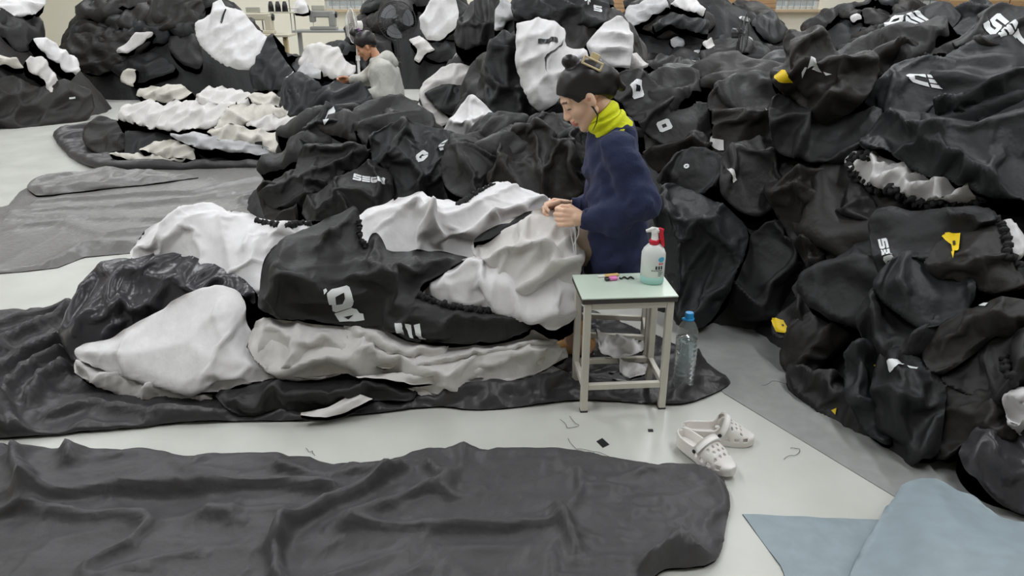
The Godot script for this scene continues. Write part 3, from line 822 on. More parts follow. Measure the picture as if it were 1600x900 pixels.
# ------------------------------------------------------------------ the cover being worked on
func hero_cover() -> void:
	var hs: Array = heaps.hero
	var b := base("equipment_cover", Vector3(-0.72, 0, -3.4), "big half inside-out cover, white lining and black shell, worked by the person in navy", "cover")
	var add := func(called: String, out: Array, m: Material, opt: Dictionary) -> MeshInstance3D:
		var d := {"ex": 1.13, "ey": 1.15, "lsize": 0.35, "cell": 0.012, "bend": 0.025, "grav": 0.06, "its": [30, 26, 40], "crease": 0.07, "free": 0.5, "ramp": 0.05, "skirt": 0.14, "h": 0.07, "R": 0.2, "face": 0.3}
		opt.merge(d)
		return cover(called, hs, out, m, opt, b)
	# white lining, back lobe
	add.call("white_lining", [202, 408, 225, 375, 260, 345, 300, 325, 325, 317, 345, 324, 360, 335, 385, 338, 400, 345, 430, 350, 465, 348, 492, 350, 485, 380, 450, 420, 440, 470, 400, 470, 360, 460, 300, 430, 240, 425], M.white, {"seed": 41, "h": 0.07, "lift": 0.0, "ex": 1.11, "ey": 1.11,
		"folds": [[[325, 322, 300, 360, 270, 395], 0.05, 0.04], [[352, 345, 300, 385, 280, 400], 0.035, 0.03], [[360, 345, 375, 430], 0.03, 0.03], [[430, 355, 405, 420], 0.03, 0.025], [[460, 352, 430, 400], 0.03, 0.02], [[410, 350, 395, 400], 0.03, 0.02]]})
	hem(last_cloth, [400, 346, 412, 350, 430, 352, 450, 351, 470, 350, 492, 352], M.elastic, b, 0.014)
	# black satin side
	add.call("satin_panel", [112, 545, 118, 510, 130, 480, 165, 430, 205, 405, 250, 399, 290, 401, 340, 415, 385, 440, 402, 458, 400, 480, 300, 500, 230, 530, 180, 560, 120, 570], M.satin, {"seed": 42, "h": 0.07, "lift": 0.02, "ex": 1.28, "ey": 1.28, "lsize": 0.15, "crumple": 0.9,
		"folds": [[[135, 530, 150, 470, 190, 425, 215, 412], 0.05, 0.03], [[160, 520, 185, 480, 240, 430], 0.03, 0.02], [[215, 410, 280, 420, 340, 420, 385, 445], 0.035, 0.03], [[170, 510, 230, 480, 300, 450], 0.02, 0.015], [[190, 525, 250, 480, 290, 460], 0.02, 0.015]]})
	# white lining, front lobe
	add.call("white_lining", [117, 548, 140, 538, 175, 533, 200, 522, 230, 498, 270, 472, 310, 450, 340, 443, 375, 455, 390, 480, 386, 505, 400, 525, 430, 560, 470, 575, 440, 587, 400, 600, 330, 618, 280, 607, 230, 592, 180, 582, 140, 570, 122, 560], M.white, {"seed": 43, "h": 0.07, "R": 0.26, "lift": 0.08, "ex": 1.09, "ey": 1.10, "lsize": 0.5,
		"folds": [[[345, 447, 348, 490, 365, 530, 410, 575], 0.04, 0.03], [[140, 545, 220, 560, 330, 605], 0.03, 0.05]]})
	add.call("white_lining", [117, 575, 128, 560, 160, 565, 230, 588, 300, 606, 345, 622, 370, 643, 300, 644, 240, 632, 170, 611, 125, 592], M.white2, {"seed": 44, "h": 0.07, "lift": 0.06, "ex": 1.17, "ey": 1.20, "R": 0.1, "lsize": 0.2, "skirt": 0.08,
		"folds": [[[125, 570, 160, 600, 240, 628], 0.03, 0.02], [[200, 585, 270, 605, 350, 635], 0.03, 0.02]]})
	# white folds at the front, in layers
	add.call("white_lining", [388, 550, 392, 520, 405, 505, 425, 495, 480, 498, 540, 503, 600, 506, 640, 528, 700, 536, 780, 533, 830, 518, 868, 535, 880, 556, 850, 582, 790, 598, 735, 612, 690, 622, 650, 606, 600, 590, 540, 585, 450, 592, 420, 580], M.white2, {"seed": 57, "h": 0.06, "lift": 0.03, "ex": 1.1, "ey": 1.16, "lsize": 0.25, "R": 0.12})
	for f in [[[388, 545, 405, 507, 425, 495, 470, 499, 520, 508, 562, 528, 568, 560, 548, 582, 500, 592, 450, 594, 418, 582], 45, 0.05, 0.06, [[[425, 500, 470, 540, 450, 588], 0.05, 0.03], [[480, 505, 540, 545, 545, 578], 0.045, 0.03]]],
		[[535, 502, 600, 506, 640, 528, 705, 537, 692, 562, 640, 570, 600, 580, 560, 566, 548, 540], 53, 0.045, 0.05, [[[560, 510, 620, 545, 640, 568], 0.04, 0.025], [[600, 512, 650, 540, 700, 550], 0.035, 0.02]]],
		[[630, 568, 700, 542, 780, 535, 830, 518, 870, 535, 855, 552, 780, 562, 700, 578, 640, 588], 54, 0.07, 0.04, [[[650, 570, 740, 552, 860, 535], 0.05, 0.02]]],
		[[555, 590, 640, 582, 720, 574, 800, 558, 882, 546, 884, 562, 840, 581, 760, 592, 690, 602, 640, 604, 600, 594], 55, 0.05, 0.04, [[[600, 590, 720, 582, 870, 556], 0.045, 0.02]]],
		[[636, 608, 700, 600, 780, 588, 862, 574, 876, 580, 820, 604, 740, 619, 690, 631, 660, 621], 56, 0.03, 0.035, [[[660, 612, 760, 600, 860, 580], 0.04, 0.02]]]]:
		add.call("white_lining", f[0], M.white2, {"seed": f[1], "h": 0.04, "lift": f[2] - 0.01, "free": 0.9, "soft": 0, "ex": 1.12, "ey": 1.14, "lsize": 0.22, "R": 0.1, "crease": f[3], "stretch": 1.6, "skirt": 0.1, "folds": f[4]})
	# black shell below
	add.call("black_shell", [335, 617, 400, 600, 450, 589, 540, 585, 600, 590, 655, 612, 645, 632, 590, 628, 560, 642, 480, 656, 400, 656, 360, 647], M.black, {"seed": 46, "h": 0.07, "lift": 0.03, "ex": 1.17, "ey": 1.25, "R": 0.12, "skirt": 0.06,
		"folds": [[[400, 650, 430, 620, 460, 595], 0.03, 0.03], [[480, 625, 600, 605], 0.03, 0.03]]})
	add.call("white_lining", [462, 655, 520, 636, 555, 619, 584, 628, 546, 646, 510, 656], M.white2, {"seed": 47, "h": 0.02, "lift": 0.075, "R": 0.05, "skirt": 0.03, "soft": 0})
	# white facets behind
	add.call("white_lining", [556, 400, 558, 345, 575, 333, 600, 325, 660, 302, 672, 310, 700, 315, 718, 320, 760, 295, 775, 287, 800, 292, 830, 302, 858, 318, 862, 335, 850, 345, 800, 390, 740, 410, 680, 405, 600, 410], M.white, {"seed": 48, "h": 0.07, "lift": 0.02, "ex": 1.09, "ey": 1.10, "lsize": 0.4, "soft": 0,
		"folds": [[[665, 303, 670, 350, 667, 385], 0.06, 0.03], [[600, 330, 640, 355, 668, 378], 0.05, 0.03], [[595, 370, 640, 355], 0.03, 0.025], [[668, 378, 740, 350, 800, 312], 0.05, 0.04], [[690, 395, 780, 360, 855, 325], 0.05, 0.035], [[705, 318, 710, 340], 0.03, 0.03]]})
	hem(last_cloth, [715, 322, 735, 308, 755, 297, 775, 288], M.elastic, b, 0.012)
	# grey-white middle, held by the hands
	add.call("white_lining", [648, 458, 690, 430, 730, 405, 750, 400, 790, 405, 840, 400, 880, 410, 900, 440, 905, 480, 898, 505, 862, 522, 830, 502, 790, 490, 740, 487, 690, 480, 660, 470], M.white, {"seed": 49, "h": 0.07, "lift": 0.0, "z": -2.78, "n": Vector3(-0.1, 0.7, 0.7), "ex": 1.17, "ey": 1.17, "lsize": 0.25,
		"folds": [[[680, 440, 730, 410, 760, 425, 770, 470], 0.05, 0.03], [[700, 470, 800, 480, 890, 488], 0.035, 0.03], [[850, 400, 890, 470], 0.04, 0.03]]})
	add.call("grey_lining", [735, 392, 750, 378, 790, 350, 820, 340, 862, 328, 886, 332, 896, 350, 906, 380, 912, 415, 900, 450, 870, 462, 835, 464, 812, 460, 790, 445, 760, 425], M.white2, {"seed": 50, "h": 0.07, "lift": 0.0, "z": -2.86, "n": Vector3(-0.15, 0.7, 0.7), "skirt": 0.05, "ex": 1.20, "ey": 1.20, "lsize": 0.2,
		"folds": [[[750, 385, 800, 360, 870, 335], 0.05, 0.03], [[800, 440, 850, 400, 880, 345], 0.05, 0.025], [[815, 455, 870, 420, 905, 415], 0.05, 0.025], [[765, 410, 810, 395, 860, 395], 0.03, 0.02], [[880, 340, 905, 440], 0.03, 0.02]]})
	# raised edge that the hands hold
	add.call("black_edge", [735, 385, 770, 358, 830, 335, 866, 322, 880, 330, 840, 345, 790, 362, 760, 382], M.black2, {"seed": 51, "h": 0.04, "lift": 0.0, "z": -2.95, "n": Vector3(0, 0.7, 0.7), "R": 0.06, "skirt": 0.1})
	# black shell with the big print, on top
	add.call("black_shell", [404, 485, 408, 430, 430, 385, 480, 355, 540, 330, 556, 326, 563, 340, 562, 366, 572, 392, 580, 372, 590, 370, 600, 385, 606, 398, 640, 396, 715, 400, 735, 405, 700, 427, 660, 450, 652, 460, 690, 477, 740, 484, 800, 487, 832, 502, 828, 522, 780, 534, 720, 537, 662, 537, 638, 532, 616, 524, 600, 511, 540, 507, 490, 502, 440, 494, 412, 492], M.black, {"seed": 52, "h": 0.07, "lift": 0.13, "ex": 1.14, "ey": 1.17, "lsize": 0.35, "R": 0.22,
		"folds": [[[556, 330, 540, 360, 520, 375, 505, 395], 0.05, 0.04], [[430, 395, 470, 375, 520, 372, 560, 410, 610, 450], 0.05, 0.035], [[420, 470, 455, 410, 470, 380], 0.04, 0.03], [[450, 430, 540, 420, 600, 400], 0.03, 0.03], [[585, 375, 600, 420, 640, 440], 0.05, 0.03], [[640, 400, 660, 425, 650, 450], 0.05, 0.03], [[680, 520, 720, 500, 800, 495], 0.03, 0.03], [[430, 455, 520, 440, 620, 455, 690, 485], 0.04, 0.05]]})
	var c := last_cloth
	patch(c, [511, 459, 519, 452, 541, 446, 546, 449, 552, 476, 549, 480, 525, 488, 520, 486, 511, 462], M.print, b)
	patch(c, [524, 461, 537, 457, 539, 465, 526, 470], M.black, b, "letter_opening", 0.006)
	patch(c, [523, 490, 550, 481, 558, 483, 562, 489, 568, 490, 570, 500, 531, 503], M.print, b)
	patch(c, [538, 495, 553, 492, 545, 499], M.black, b, "letter_opening", 0.006)
	patch(c, [505, 453, 509, 451, 511, 455, 507, 457], M.print, b)
	for k in 3:
		var x := k * 14.5
		patch(c, [617 + x, 506 - k * 0.5, 627 + x, 505, 637 + x, 529 + k, 626 + x, 527 + k], M.print, b)
	hem(c, [562, 345, 563, 362, 570, 388], M.elastic, b, 0.012)
	hem(c, [652, 462, 672, 472, 700, 480, 740, 487, 790, 490, 832, 504], M.elastic, b, 0.016)
	hem_at([on_z(560, 612, -2.62), on_z(600, 617, -2.6), on_z(650, 627, -2.58), on_z(692, 627, -2.6)], M.elastic, b, 0.018)
	# small overlocked tufts where the lining is cut
	var k2 := 0
	for p in pv([145, 597, 161, 607, 270, 606, 298, 610, 317, 618]):
		k2 += 1
		var w := on_z(p.x, p.y, -2.62)
		put("thread_tuft", tube_mesh([w - b.position, w + Vector3(0.012, 0.006, 0.012) - b.position, w + Vector3(0.02, -0.012, 0.018) - b.position], [0.004, 0.005, 0.002], 5), M.elastic, b)

# a cover traced in a heap; extra: [kind, ...] prints
func piece(key: String, label: String, out: Array, m: Material, opt := {}, extra := [], group := "") -> MeshInstance3D:
	var d := {"h": 0.06, "R": 0.2, "ex": 1.17, "ey": 1.2, "crease": 0.15, "lsize": 0.36, "stretch": 2.2, "bend": 0.022, "grav": 0.055, "ramp": 0.03, "free": 0.75, "grow": 0.01, "edge": -0.03, "skirt": 0.16, "face": 0.3, "lift": 0.05, "seed": int(out[0]) + int(out[1]) * 3}
	if key == "right" or key == "middle" or key == "black": d["cell"] = 0.0105
	else:
		d["lsize"] = 0.22; d["crease"] = 0.1; d["ex"] = 1.2; d["ey"] = 1.22; d["soft"] = 0; d["R"] = 0.14
		d["cell"] = clampf(absf(heaps[key][0][1]) * 0.0028, 0.014, 0.035)
	opt.merge(d)
	opt["lift"] -= opt["crease"] * 0.35
	var o := cover("equipment_cover", heaps[key], out, m, opt)
	tag(o, label, "cover", group)
	var c := last_cloth
	for e in extra:
		match e[0]:
			"word": word(c, e[1], e[2], M.print, o)
			"print": patch(c, e[1], M.print, o)
			"tag":
				patch(c, e[1], M.yellow, o, "warning_label", 0.01)
				if e.size() > 2: patch(c, e[2], M.ink, o, "label_mark", 0.0125)
			"hem": hem(c, e[1], M.elastic, o, e[2] if e.size() > 2 else 0.014)
			"white": patch(c, e[1], M.white, o, "lining_edge", 0.008)
			"dark": patch(c, e[1], M.plastic_black, o, "dark_strip", 0.008)
	return o

func right_heap() -> void:
	core("right", "tight mass of crumpled black covers deep inside the high heap", M.black2, 5)
	fill("right", 22, [M.black, M.black2, M.warm, M.cool], "black cover wedged between others in the high heap beside the grey floor sheet", "loose covers in the high heap", Vector2(0.35, 0.55), 11, {}, 0.1)
	fill("right", 14, [M.black, M.cool, M.warm], "black broad cover slumped on the outer flank of the high heap", "covers on the outer flank of the high heap", Vector2(0.5, 0.75), 12, {"crease": 0.14, "cell": 0.028, "xmin": 3.4}, 0.1)
	var k := "right"
	piece(k, "black cover with white letters lying along the crest of the high heap", [1358, 100, 1366, 78, 1385, 45, 1396, 26, 1420, 22, 1440, 27, 1478, 14, 1492, 25, 1500, 32, 1460, 60, 1425, 80, 1390, 95], M.black2, {"lift": 0.17, "h": 0.046, "crease": 0.08}, [["word", "SE", [1396, 24, 1452, 32, 1448, 46, 1384, 46]]])
	piece(k, "grey-topped black cover bulging behind the lettered cover on the crest of the high heap", [1470, 60, 1500, 35, 1512, 18, 1525, 14, 1545, 24, 1560, 40, 1545, 60, 1500, 72], M.cool, {"lift": 0.03})
	piece(k, "black cover with slanting white letters SES at the top of the high heap", [1485, 75, 1520, 48, 1548, 22, 1575, 18, 1680, 20, 1690, 140, 1600, 122, 1570, 105, 1535, 82], M.black, {"lift": 0.2, "h": 0.039, "crease": 0.08}, [["word", "SES", [1561, 20, 1604, 66, 1596, 88, 1536, 37]], ["tag", [1588, 103, 1600, 108, 1597, 117, 1590, 114]]])
	piece(k, "long black cover folded like a ribbon below the lettered crest cover", [1362, 138, 1368, 108, 1420, 80, 1500, 68, 1560, 78, 1592, 106, 1600, 124, 1560, 118, 1500, 100, 1430, 108, 1385, 135], M.warm, {"lift": 0.12, "ey": 1.28, "h": 0.046, "folds": [[[1370, 120, 1430, 92, 1500, 82, 1580, 100], 0.05, 0.04]]})
	piece(k, "black cover with the tops of white letters peeking from a fold", [1352, 155, 1370, 135, 1410, 106, 1490, 96, 1525, 118, 1505, 135, 1470, 150, 1440, 178, 1400, 180, 1370, 168], M.cool, {"lift": 0.22, "crease": 0.09}, [["word", "CEO", [1414, 116, 1512, 112, 1512, 135, 1420, 126]]])
	piece(k, "smooth black cover swelling at the shoulder of the high heap", [1462, 186, 1478, 152, 1525, 124, 1570, 116, 1700, 118, 1700, 240, 1600, 205, 1540, 195, 1495, 190], M.cool, {"lift": 0.16, "h": 0.065, "ex": 1.1, "ey": 1.14})
	piece(k, "black cover with three white triangles twisted into a tulip shape on the heap", [1229, 56, 1236, 50, 1252, 53, 1275, 50, 1288, 58, 1306, 86, 1330, 89, 1345, 81, 1360, 90, 1364, 108, 1360, 132, 1345, 160, 1325, 178, 1308, 192, 1288, 197, 1250, 163, 1216, 133, 1207, 119, 1226, 108, 1232, 90], M.warm, {"lift": 0.14, "z": -3.75, "n": Vector3(-0.35, 0.5, 0.75), "h": 0.078, "folds": [[[1245, 55, 1250, 100, 1300, 185], 0.07, 0.04], [[1355, 90, 1340, 130, 1300, 180], 0.06, 0.035], [[1290, 65, 1320, 110, 1310, 150], 0.05, 0.04]]}, [["print", [1263, 93, 1271, 91, 1276, 103, 1262, 107]], ["print", [1268, 108, 1277, 101, 1284, 113]], ["print", [1286, 112, 1300, 116, 1290, 118]], ["print", [1253, 112, 1258, 104, 1262, 104, 1254, 122]], ["tag", [1212, 119, 1222, 114, 1233, 117, 1239, 126, 1226, 127, 1212, 123]]])
	piece(k, "dark creased cover tucked under the tulip-shaped twist", [1212, 150, 1235, 158, 1285, 198, 1330, 180, 1375, 172, 1372, 200, 1342, 232, 1322, 257, 1280, 250, 1240, 242, 1216, 228, 1208, 190], M.black2, {"lift": 0.08, "ex": 1.2, "ey": 1.25, "z": -3.5, "n": Vector3(-0.4, 0.5, 0.75)})
	piece(k, "big smooth black cover with its gathered mouth open over a white lining", [1350, 238, 1366, 206, 1400, 186, 1450, 180, 1500, 186, 1540, 202, 1580, 190, 1700, 180, 1700, 330, 1600, 318, 1562, 312, 1545, 312, 1490, 287, 1440, 272, 1400, 248, 1366, 246], M.cool, {"lift": 0.2, "h": 0.078, "ex": 1.1, "ey": 1.14, "R": 0.28, "lsize": 0.5, "folds": [[[1500, 190, 1480, 230, 1500, 285], 0.05, 0.06], [[1420, 190, 1450, 230, 1520, 290], 0.03, 0.05], [[1560, 200, 1560, 260, 1570, 310], 0.04, 0.05]]})
	var mo := piece(k, "white lining showing in the wide elastic mouth of the smooth black cover", [1327, 264, 1333, 252, 1368, 246, 1400, 250, 1432, 274, 1450, 282, 1500, 286, 1532, 300, 1544, 309, 1520, 314, 1490, 324, 1450, 322, 1400, 304, 1345, 283], M.white, {"lift": 0.14, "h": 0.019, "ex": 1.1, "ey": 1.12, "lsize": 0.15}, [["hem", [1326, 262, 1334, 274, 1346, 284, 1372, 296, 1400, 306, 1425, 315, 1450, 322, 1472, 326, 1492, 325, 1520, 316, 1546, 310], 0.02], ["hem", [1326, 262, 1332, 250, 1350, 243, 1372, 243], 0.02]])
	piece(k, "tall black cover hanging down in one smooth flap beside the elastic mouth", [1214, 288, 1230, 266, 1276, 247, 1312, 258, 1328, 278, 1322, 312, 1306, 336, 1302, 366, 1292, 402, 1302, 440, 1284, 442, 1264, 397, 1235, 357, 1220, 325], M.warm, {"lift": 0.12, "h": 0.052, "ex": 1.1, "ey": 1.14, "lsize": 0.4, "folds": [[[1278, 250, 1282, 300, 1272, 350, 1290, 435], 0.06, 0.035]]})
	piece(k, "narrow black cover pleated between the smooth flap and the vertical letters", [1300, 372, 1312, 340, 1332, 312, 1348, 298, 1368, 320, 1378, 342, 1370, 375, 1392, 440, 1362, 446, 1330, 430, 1302, 410], M.black, {"lift": 0.06, "ex": 1.2, "ey": 1.1})
	piece(k, "black cover with white letters SEG running down its fold", [1366, 350, 1378, 332, 1400, 328, 1430, 334, 1480, 334, 1540, 322, 1562, 345, 1530, 356, 1500, 372, 1472, 392, 1455, 412, 1424, 402, 1406, 424, 1386, 448, 1372, 402], M.black2, {"lift": 0.22, "h": 0.046, "crease": 0.09, "ex": 1.1, "ey": 1.12, "folds": [[[1370, 345, 1400, 335, 1440, 345, 1540, 330], 0.04, 0.04]]}, [["word", "SEG", [1386, 372, 1408, 420, 1391, 424, 1372, 375]]])
	piece(k, "black cover with a gathered round end and one yellow label", [1454, 414, 1480, 376, 1520, 346, 1558, 344, 1574, 356, 1572, 392, 1582, 414, 1592, 432, 1604, 452, 1530, 452, 1500, 442, 1470, 428], M.warm, {"lift": 0.2, "crease": 0.09, "h": 0.065, "folds": [[[1490, 380, 1530, 365, 1570, 370], 0.03, 0.02], [[1500, 410, 1540, 390, 1572, 385], 0.03, 0.02], [[1520, 430, 1550, 405, 1580, 410], 0.03, 0.02]]}, [["tag", [1480, 373, 1502, 367, 1500, 392, 1489, 405, 1488, 385], [1490, 380, 1494, 379, 1495, 386, 1491, 387]], ["hem", [1552, 340, 1572, 356, 1571, 375, 1576, 398, 1590, 418], 0.016]])
	piece(k, "white lining slit showing beside the gathered round end", [1568, 362, 1580, 352, 1600, 380, 1600, 405, 1590, 418, 1576, 400], M.white, {"lift": 0.1, "h": 0.013})
	piece(k, "smooth black cover peaked like a tent below the yellow-labelled gathered end", [1374, 455, 1396, 426, 1426, 397, 1462, 415, 1516, 440, 1528, 456, 1522, 478, 1482, 504, 1452, 514, 1430, 495, 1400, 476], M.cool, {"lift": 0.2, "h": 0.052, "ex": 1.1, "ey": 1.14, "folds": [[[1426, 400, 1420, 440, 1440, 500], 0.05, 0.04]]})
	piece(k, "small black cover carrying two yellow labels at the edge of the heap", [1212, 514, 1220, 490, 1250, 470, 1276, 448, 1304, 446, 1314, 470, 1292, 490, 1262, 502, 1240, 524, 1226, 530], M.black, {"lift": 0.13, "crease": 0.07, "h": 0.039}, [["tag", [1216, 499, 1226, 502, 1240, 522, 1215, 519], [1223, 509, 1226, 509, 1226, 512, 1223, 511]], ["tag", [1266, 459, 1280, 452, 1283, 458, 1272, 466, 1270, 482, 1267, 474]]])
	piece(k, "round smooth black bulge at the low corner of the heap beside the yellow labels", [1230, 572, 1232, 545, 1242, 518, 1262, 500, 1292, 488, 1322, 503, 1336, 525, 1310, 545, 1285, 572, 1280, 595, 1256, 588], M.warm, {"lift": 0.1, "h": 0.072, "ex": 1.04, "ey": 1.05})
	piece(k, "dark cover with a yellow strip sunk in the hollow of the heap", [1240, 450, 1262, 430, 1300, 420, 1340, 432, 1366, 450, 1360, 500, 1330, 505, 1300, 485, 1260, 470], M.black2, {"lift": 0.14, "crease": 0.06, "h": 0.033}, [["tag", [1294, 442, 1304, 438, 1317, 442, 1308, 451, 1295, 449]], ["tag", [1261, 443, 1272, 437, 1276, 441, 1264, 450]]])
	piece(k, "large black cover draped in diagonal folds across the heap's middle", [1354, 495, 1364, 466, 1386, 448, 1410, 470, 1450, 506, 1478, 502, 1470, 530, 1440, 552, 1400, 568, 1372, 545, 1358, 520], M.black2, {"lift": 0.16, "h": 0.058, "folds": [[[1380, 470, 1420, 520, 1400, 560], 0.05, 0.04]]})
	piece(k, "broad black cover rolled in a thick diagonal fold toward the tarpaulin side", [1450, 560, 1462, 532, 1480, 505, 1530, 486, 1580, 478, 1700, 480, 1700, 540, 1600, 520, 1560, 528, 1530, 548, 1502, 572, 1472, 590], M.warm, {"lift": 0.2, "h": 0.058, "folds": [[[1470, 540, 1530, 505, 1610, 500], 0.05, 0.05]]}, [["print", [1527, 464, 1545, 474, 1540, 479, 1531, 479]]])
	piece(k, "black cover hanging in long folds over the grey floor sheet's edge", [1232, 605, 1236, 578, 1275, 590, 1312, 588, 1352, 625, 1392, 690, 1388, 704, 1330, 684, 1290, 660, 1250, 626], M.black, {"lift": 0.02, "h": 0.058, "crease": 0.07, "folds": [[[1245, 595, 1300, 640, 1380, 695], 0.06, 0.04], [[1290, 600, 1340, 650], 0.04, 0.03]]}, [["tag", [1300, 642, 1309, 638, 1307, 649]]])
	piece(k, "black cover standing in a vertical flap beside the small yellow triangle", [1326, 600, 1334, 560, 1352, 530, 1372, 540, 1392, 572, 1376, 600, 1380, 640, 1396, 690, 1392, 706, 1360, 680, 1340, 630], M.cool, {"lift": 0.19, "h": 0.058, "folds": [[[1352, 535, 1350, 580, 1385, 690], 0.06, 0.04]]}, [["tag", [1363, 571, 1384, 569, 1376, 584]]])
	piece(k, "black cover with a bit of white lettering folded over at the heap's foot", [1384, 580, 1394, 566, 1422, 558, 1462, 590, 1478, 616, 1472, 680, 1462, 720, 1420, 724, 1396, 704, 1380, 645], M.black2, {"lift": 0.18, "h": 0.065, "folds": [[[1400, 570, 1410, 620, 1440, 715], 0.06, 0.04], [[1430, 570, 1460, 630, 1465, 710], 0.05, 0.035]]}, [["print", [1387, 566, 1396, 562, 1412, 570, 1400, 573, 1392, 582]], ["print", [1416, 572, 1434, 575, 1428, 577]]])
	piece(k, "warm black cover with puckered seam beside the white pleated lining", [1470, 612, 1500, 600, 1540, 618, 1568, 626, 1572, 655, 1592, 690, 1560, 684, 1512, 694, 1470, 724, 1464, 680], M.warm, {"lift": 0.2, "h": 0.065, "ex": 1.2})
	piece(k, "black cover with puckered elastic seams above the white pleated lining", [1472, 592, 1505, 572, 1534, 546, 1570, 524, 1700, 520, 1700, 640, 1600, 612, 1580, 622, 1560, 622, 1500, 602], M.black, {"lift": 0.2, "h": 0.058, "ex": 1.2, "ey": 1.22}, [["hem", [1568, 560, 1580, 590, 1576, 625], 0.016]])
	piece(k, "white pleated lining sticking out at the heap's outer edge", [1574, 622, 1600, 612, 1660, 620, 1660, 690, 1600, 678, 1585, 665, 1578, 645], M.white, {"lift": 0.22, "h": 0.026, "ex": 1.3, "ey": 1.1, "lsize": 0.1})
	piece(k, "glossy black cover slumped down beside the blue tarpaulin", [1500, 716, 1530, 692, 1570, 684, 1690, 690, 1700, 830, 1600, 798, 1578, 790, 1545, 782, 1520, 764, 1506, 742], M.satin, {"lift": 0.14, "h": 0.078, "ex": 1.1, "ey": 1.14, "folds": [[[1540, 700, 1545, 740, 1580, 780], 0.05, 0.04]]}, [["tag", [1540, 788, 1556, 784, 1572, 791, 1550, 793]]])

func middle_heap() -> void:
	core("middle", "tight mass of crumpled black covers behind the seated person in navy", M.black2, 6)
	fill("middle", 20, [M.black, M.black2, M.warm, M.cool], "black cover crumpled in the heap right behind the person in navy", "loose covers behind the person in navy", Vector2(0.3, 0.45), 21, {}, 0.1)
	var k := "middle"
	piece(k, "black cover with white oval logos draped behind the person's back", [950, 128, 985, 112, 1020, 128, 1062, 158, 1112, 170, 1108, 200, 1092, 228, 1050, 228, 1010, 204, 985, 176, 962, 152], M.black, {"lift": 0.1, "h": 0.05, "z": -4.25, "n": Vector3(0.05, 0.65, 0.75), "crease": 0.08}, [["word", "O", [983, 132, 1003, 127, 1007, 151, 988, 156]], ["word", "O", [1024, 192, 1044, 184, 1052, 200, 1032, 208]]])
	piece(k, "plain black cover filling the hollow between the oval-logo cover and the sack", [985, 165, 1020, 150, 1075, 160, 1120, 175, 1130, 225, 1115, 262, 1060, 270, 1015, 245, 990, 205], M.warm, {"lift": 0.0, "z": -4.6, "n": Vector3(0.0, 0.6, 0.8)})
	piece(k, "black cover with a tiny white logo ring beside the navy sleeve", [1030, 276, 1060, 255, 1095, 240, 1130, 248, 1138, 280, 1122, 304, 1080, 300, 1042, 294], M.black2, {"lift": 0.1, "h": 0.052}, [["word", "o", [1068, 257, 1077, 256, 1077, 263, 1069, 264]]])
	piece(k, "wide black cover sloping to the floor behind the spray bottle", [1026, 330, 1045, 292, 1090, 300, 1132, 328, 1162, 350, 1168, 378, 1152, 424, 1135, 470, 1092, 514, 1062, 500, 1048, 420, 1030, 360], M.cool, {"lift": 0.12, "h": 0.065, "ex": 1.1, "ey": 1.12, "folds": [[[1060, 305, 1110, 340, 1130, 400, 1095, 500], 0.06, 0.045], [[1050, 340, 1090, 355, 1150, 350], 0.04, 0.03], [[1060, 480, 1080, 430, 1110, 390], 0.04, 0.03]]})
	piece(k, "black cover bunched between the oval-logo cover and the tulip twist", [1126, 255, 1160, 232, 1195, 224, 1242, 240, 1225, 272, 1216, 312, 1182, 342, 1148, 324, 1130, 304], M.black, {"lift": 0.12, "h": 0.065, "ex": 1.2}, [["white", [1137, 265, 1141, 265, 1150, 282, 1144, 287]]])
	piece(k, "dark cover fallen into the hollow above the grey floor sheet", [1140, 472, 1152, 422, 1168, 380, 1200, 350, 1240, 362, 1266, 400, 1284, 440, 1252, 472, 1212, 492, 1160, 494], M.black2, {"lift": 0.06, "h": 0.052})
	piece(k, "black cover puckered into a sack with white slips beneath the tulip twist", [1112, 150, 1140, 152, 1192, 180, 1216, 158, 1238, 190, 1218, 228, 1182, 250, 1142, 262, 1116, 240, 1124, 205, 1112, 175], M.warm, {"lift": 0.12, "h": 0.065, "ex": 1.2, "ey": 1.2}, [["white", [1119, 215, 1131, 219, 1132, 236, 1124, 236]], ["white", [1196, 170, 1206, 182, 1218, 205, 1205, 195]]])
	piece(k, "grey-green cover end poking out near the third fan's pole", [1138, 152, 1150, 144, 1166, 148, 1180, 165, 1178, 176, 1160, 170, 1146, 164], M.grey, {"lift": 0.06, "h": 0.026, "z": -4.9, "n": Vector3(0, 0.6, 0.8)})
	piece(k, "dull black cover folded over behind the navy shoulder", [1010, 208, 1060, 226, 1108, 216, 1122, 240, 1062, 256, 1028, 268, 1015, 235], M.warm, {"lift": 0.08, "h": 0.046})
	piece(k, "black cover mounded in front of the person's face", [768, 290, 776, 250, 800, 215, 842, 192, 872, 180, 880, 205, 920, 218, 932, 262, 905, 310, 850, 326, 800, 318], M.warm, {"lift": 0.12, "h": 0.065, "folds": [[[800, 220, 850, 215, 890, 260, 900, 310], 0.06, 0.045], [[790, 260, 830, 270, 870, 310], 0.05, 0.04]]})
	piece(k, "grey-green black cover leaning against the person's chest side", [880, 225, 925, 215, 960, 240, 950, 320, 905, 320, 885, 270], M.cool, {"lift": 0.1, "h": 0.039, "ex": 1.05, "ey": 1.05})
	piece(k, "plain black cover slumped between the white pyramid and the mound at the person's face", [690, 262, 720, 232, 770, 232, 815, 225, 820, 270, 800, 310, 750, 318, 705, 300], M.black, {"lift": 0.0, "z": -4.45, "n": Vector3(0, 0.75, 0.65)})
	k = "black"
	core(k, "tight mass of black covers behind the cover being sewn", M.black2, 7)
	fill(k, 9, [M.black, M.black2, M.warm], "black cover crumpled in the mound behind the cover being sewn", "loose covers in the mound behind the sewn cover", Vector2(0.3, 0.45), 31, {}, 0.1)
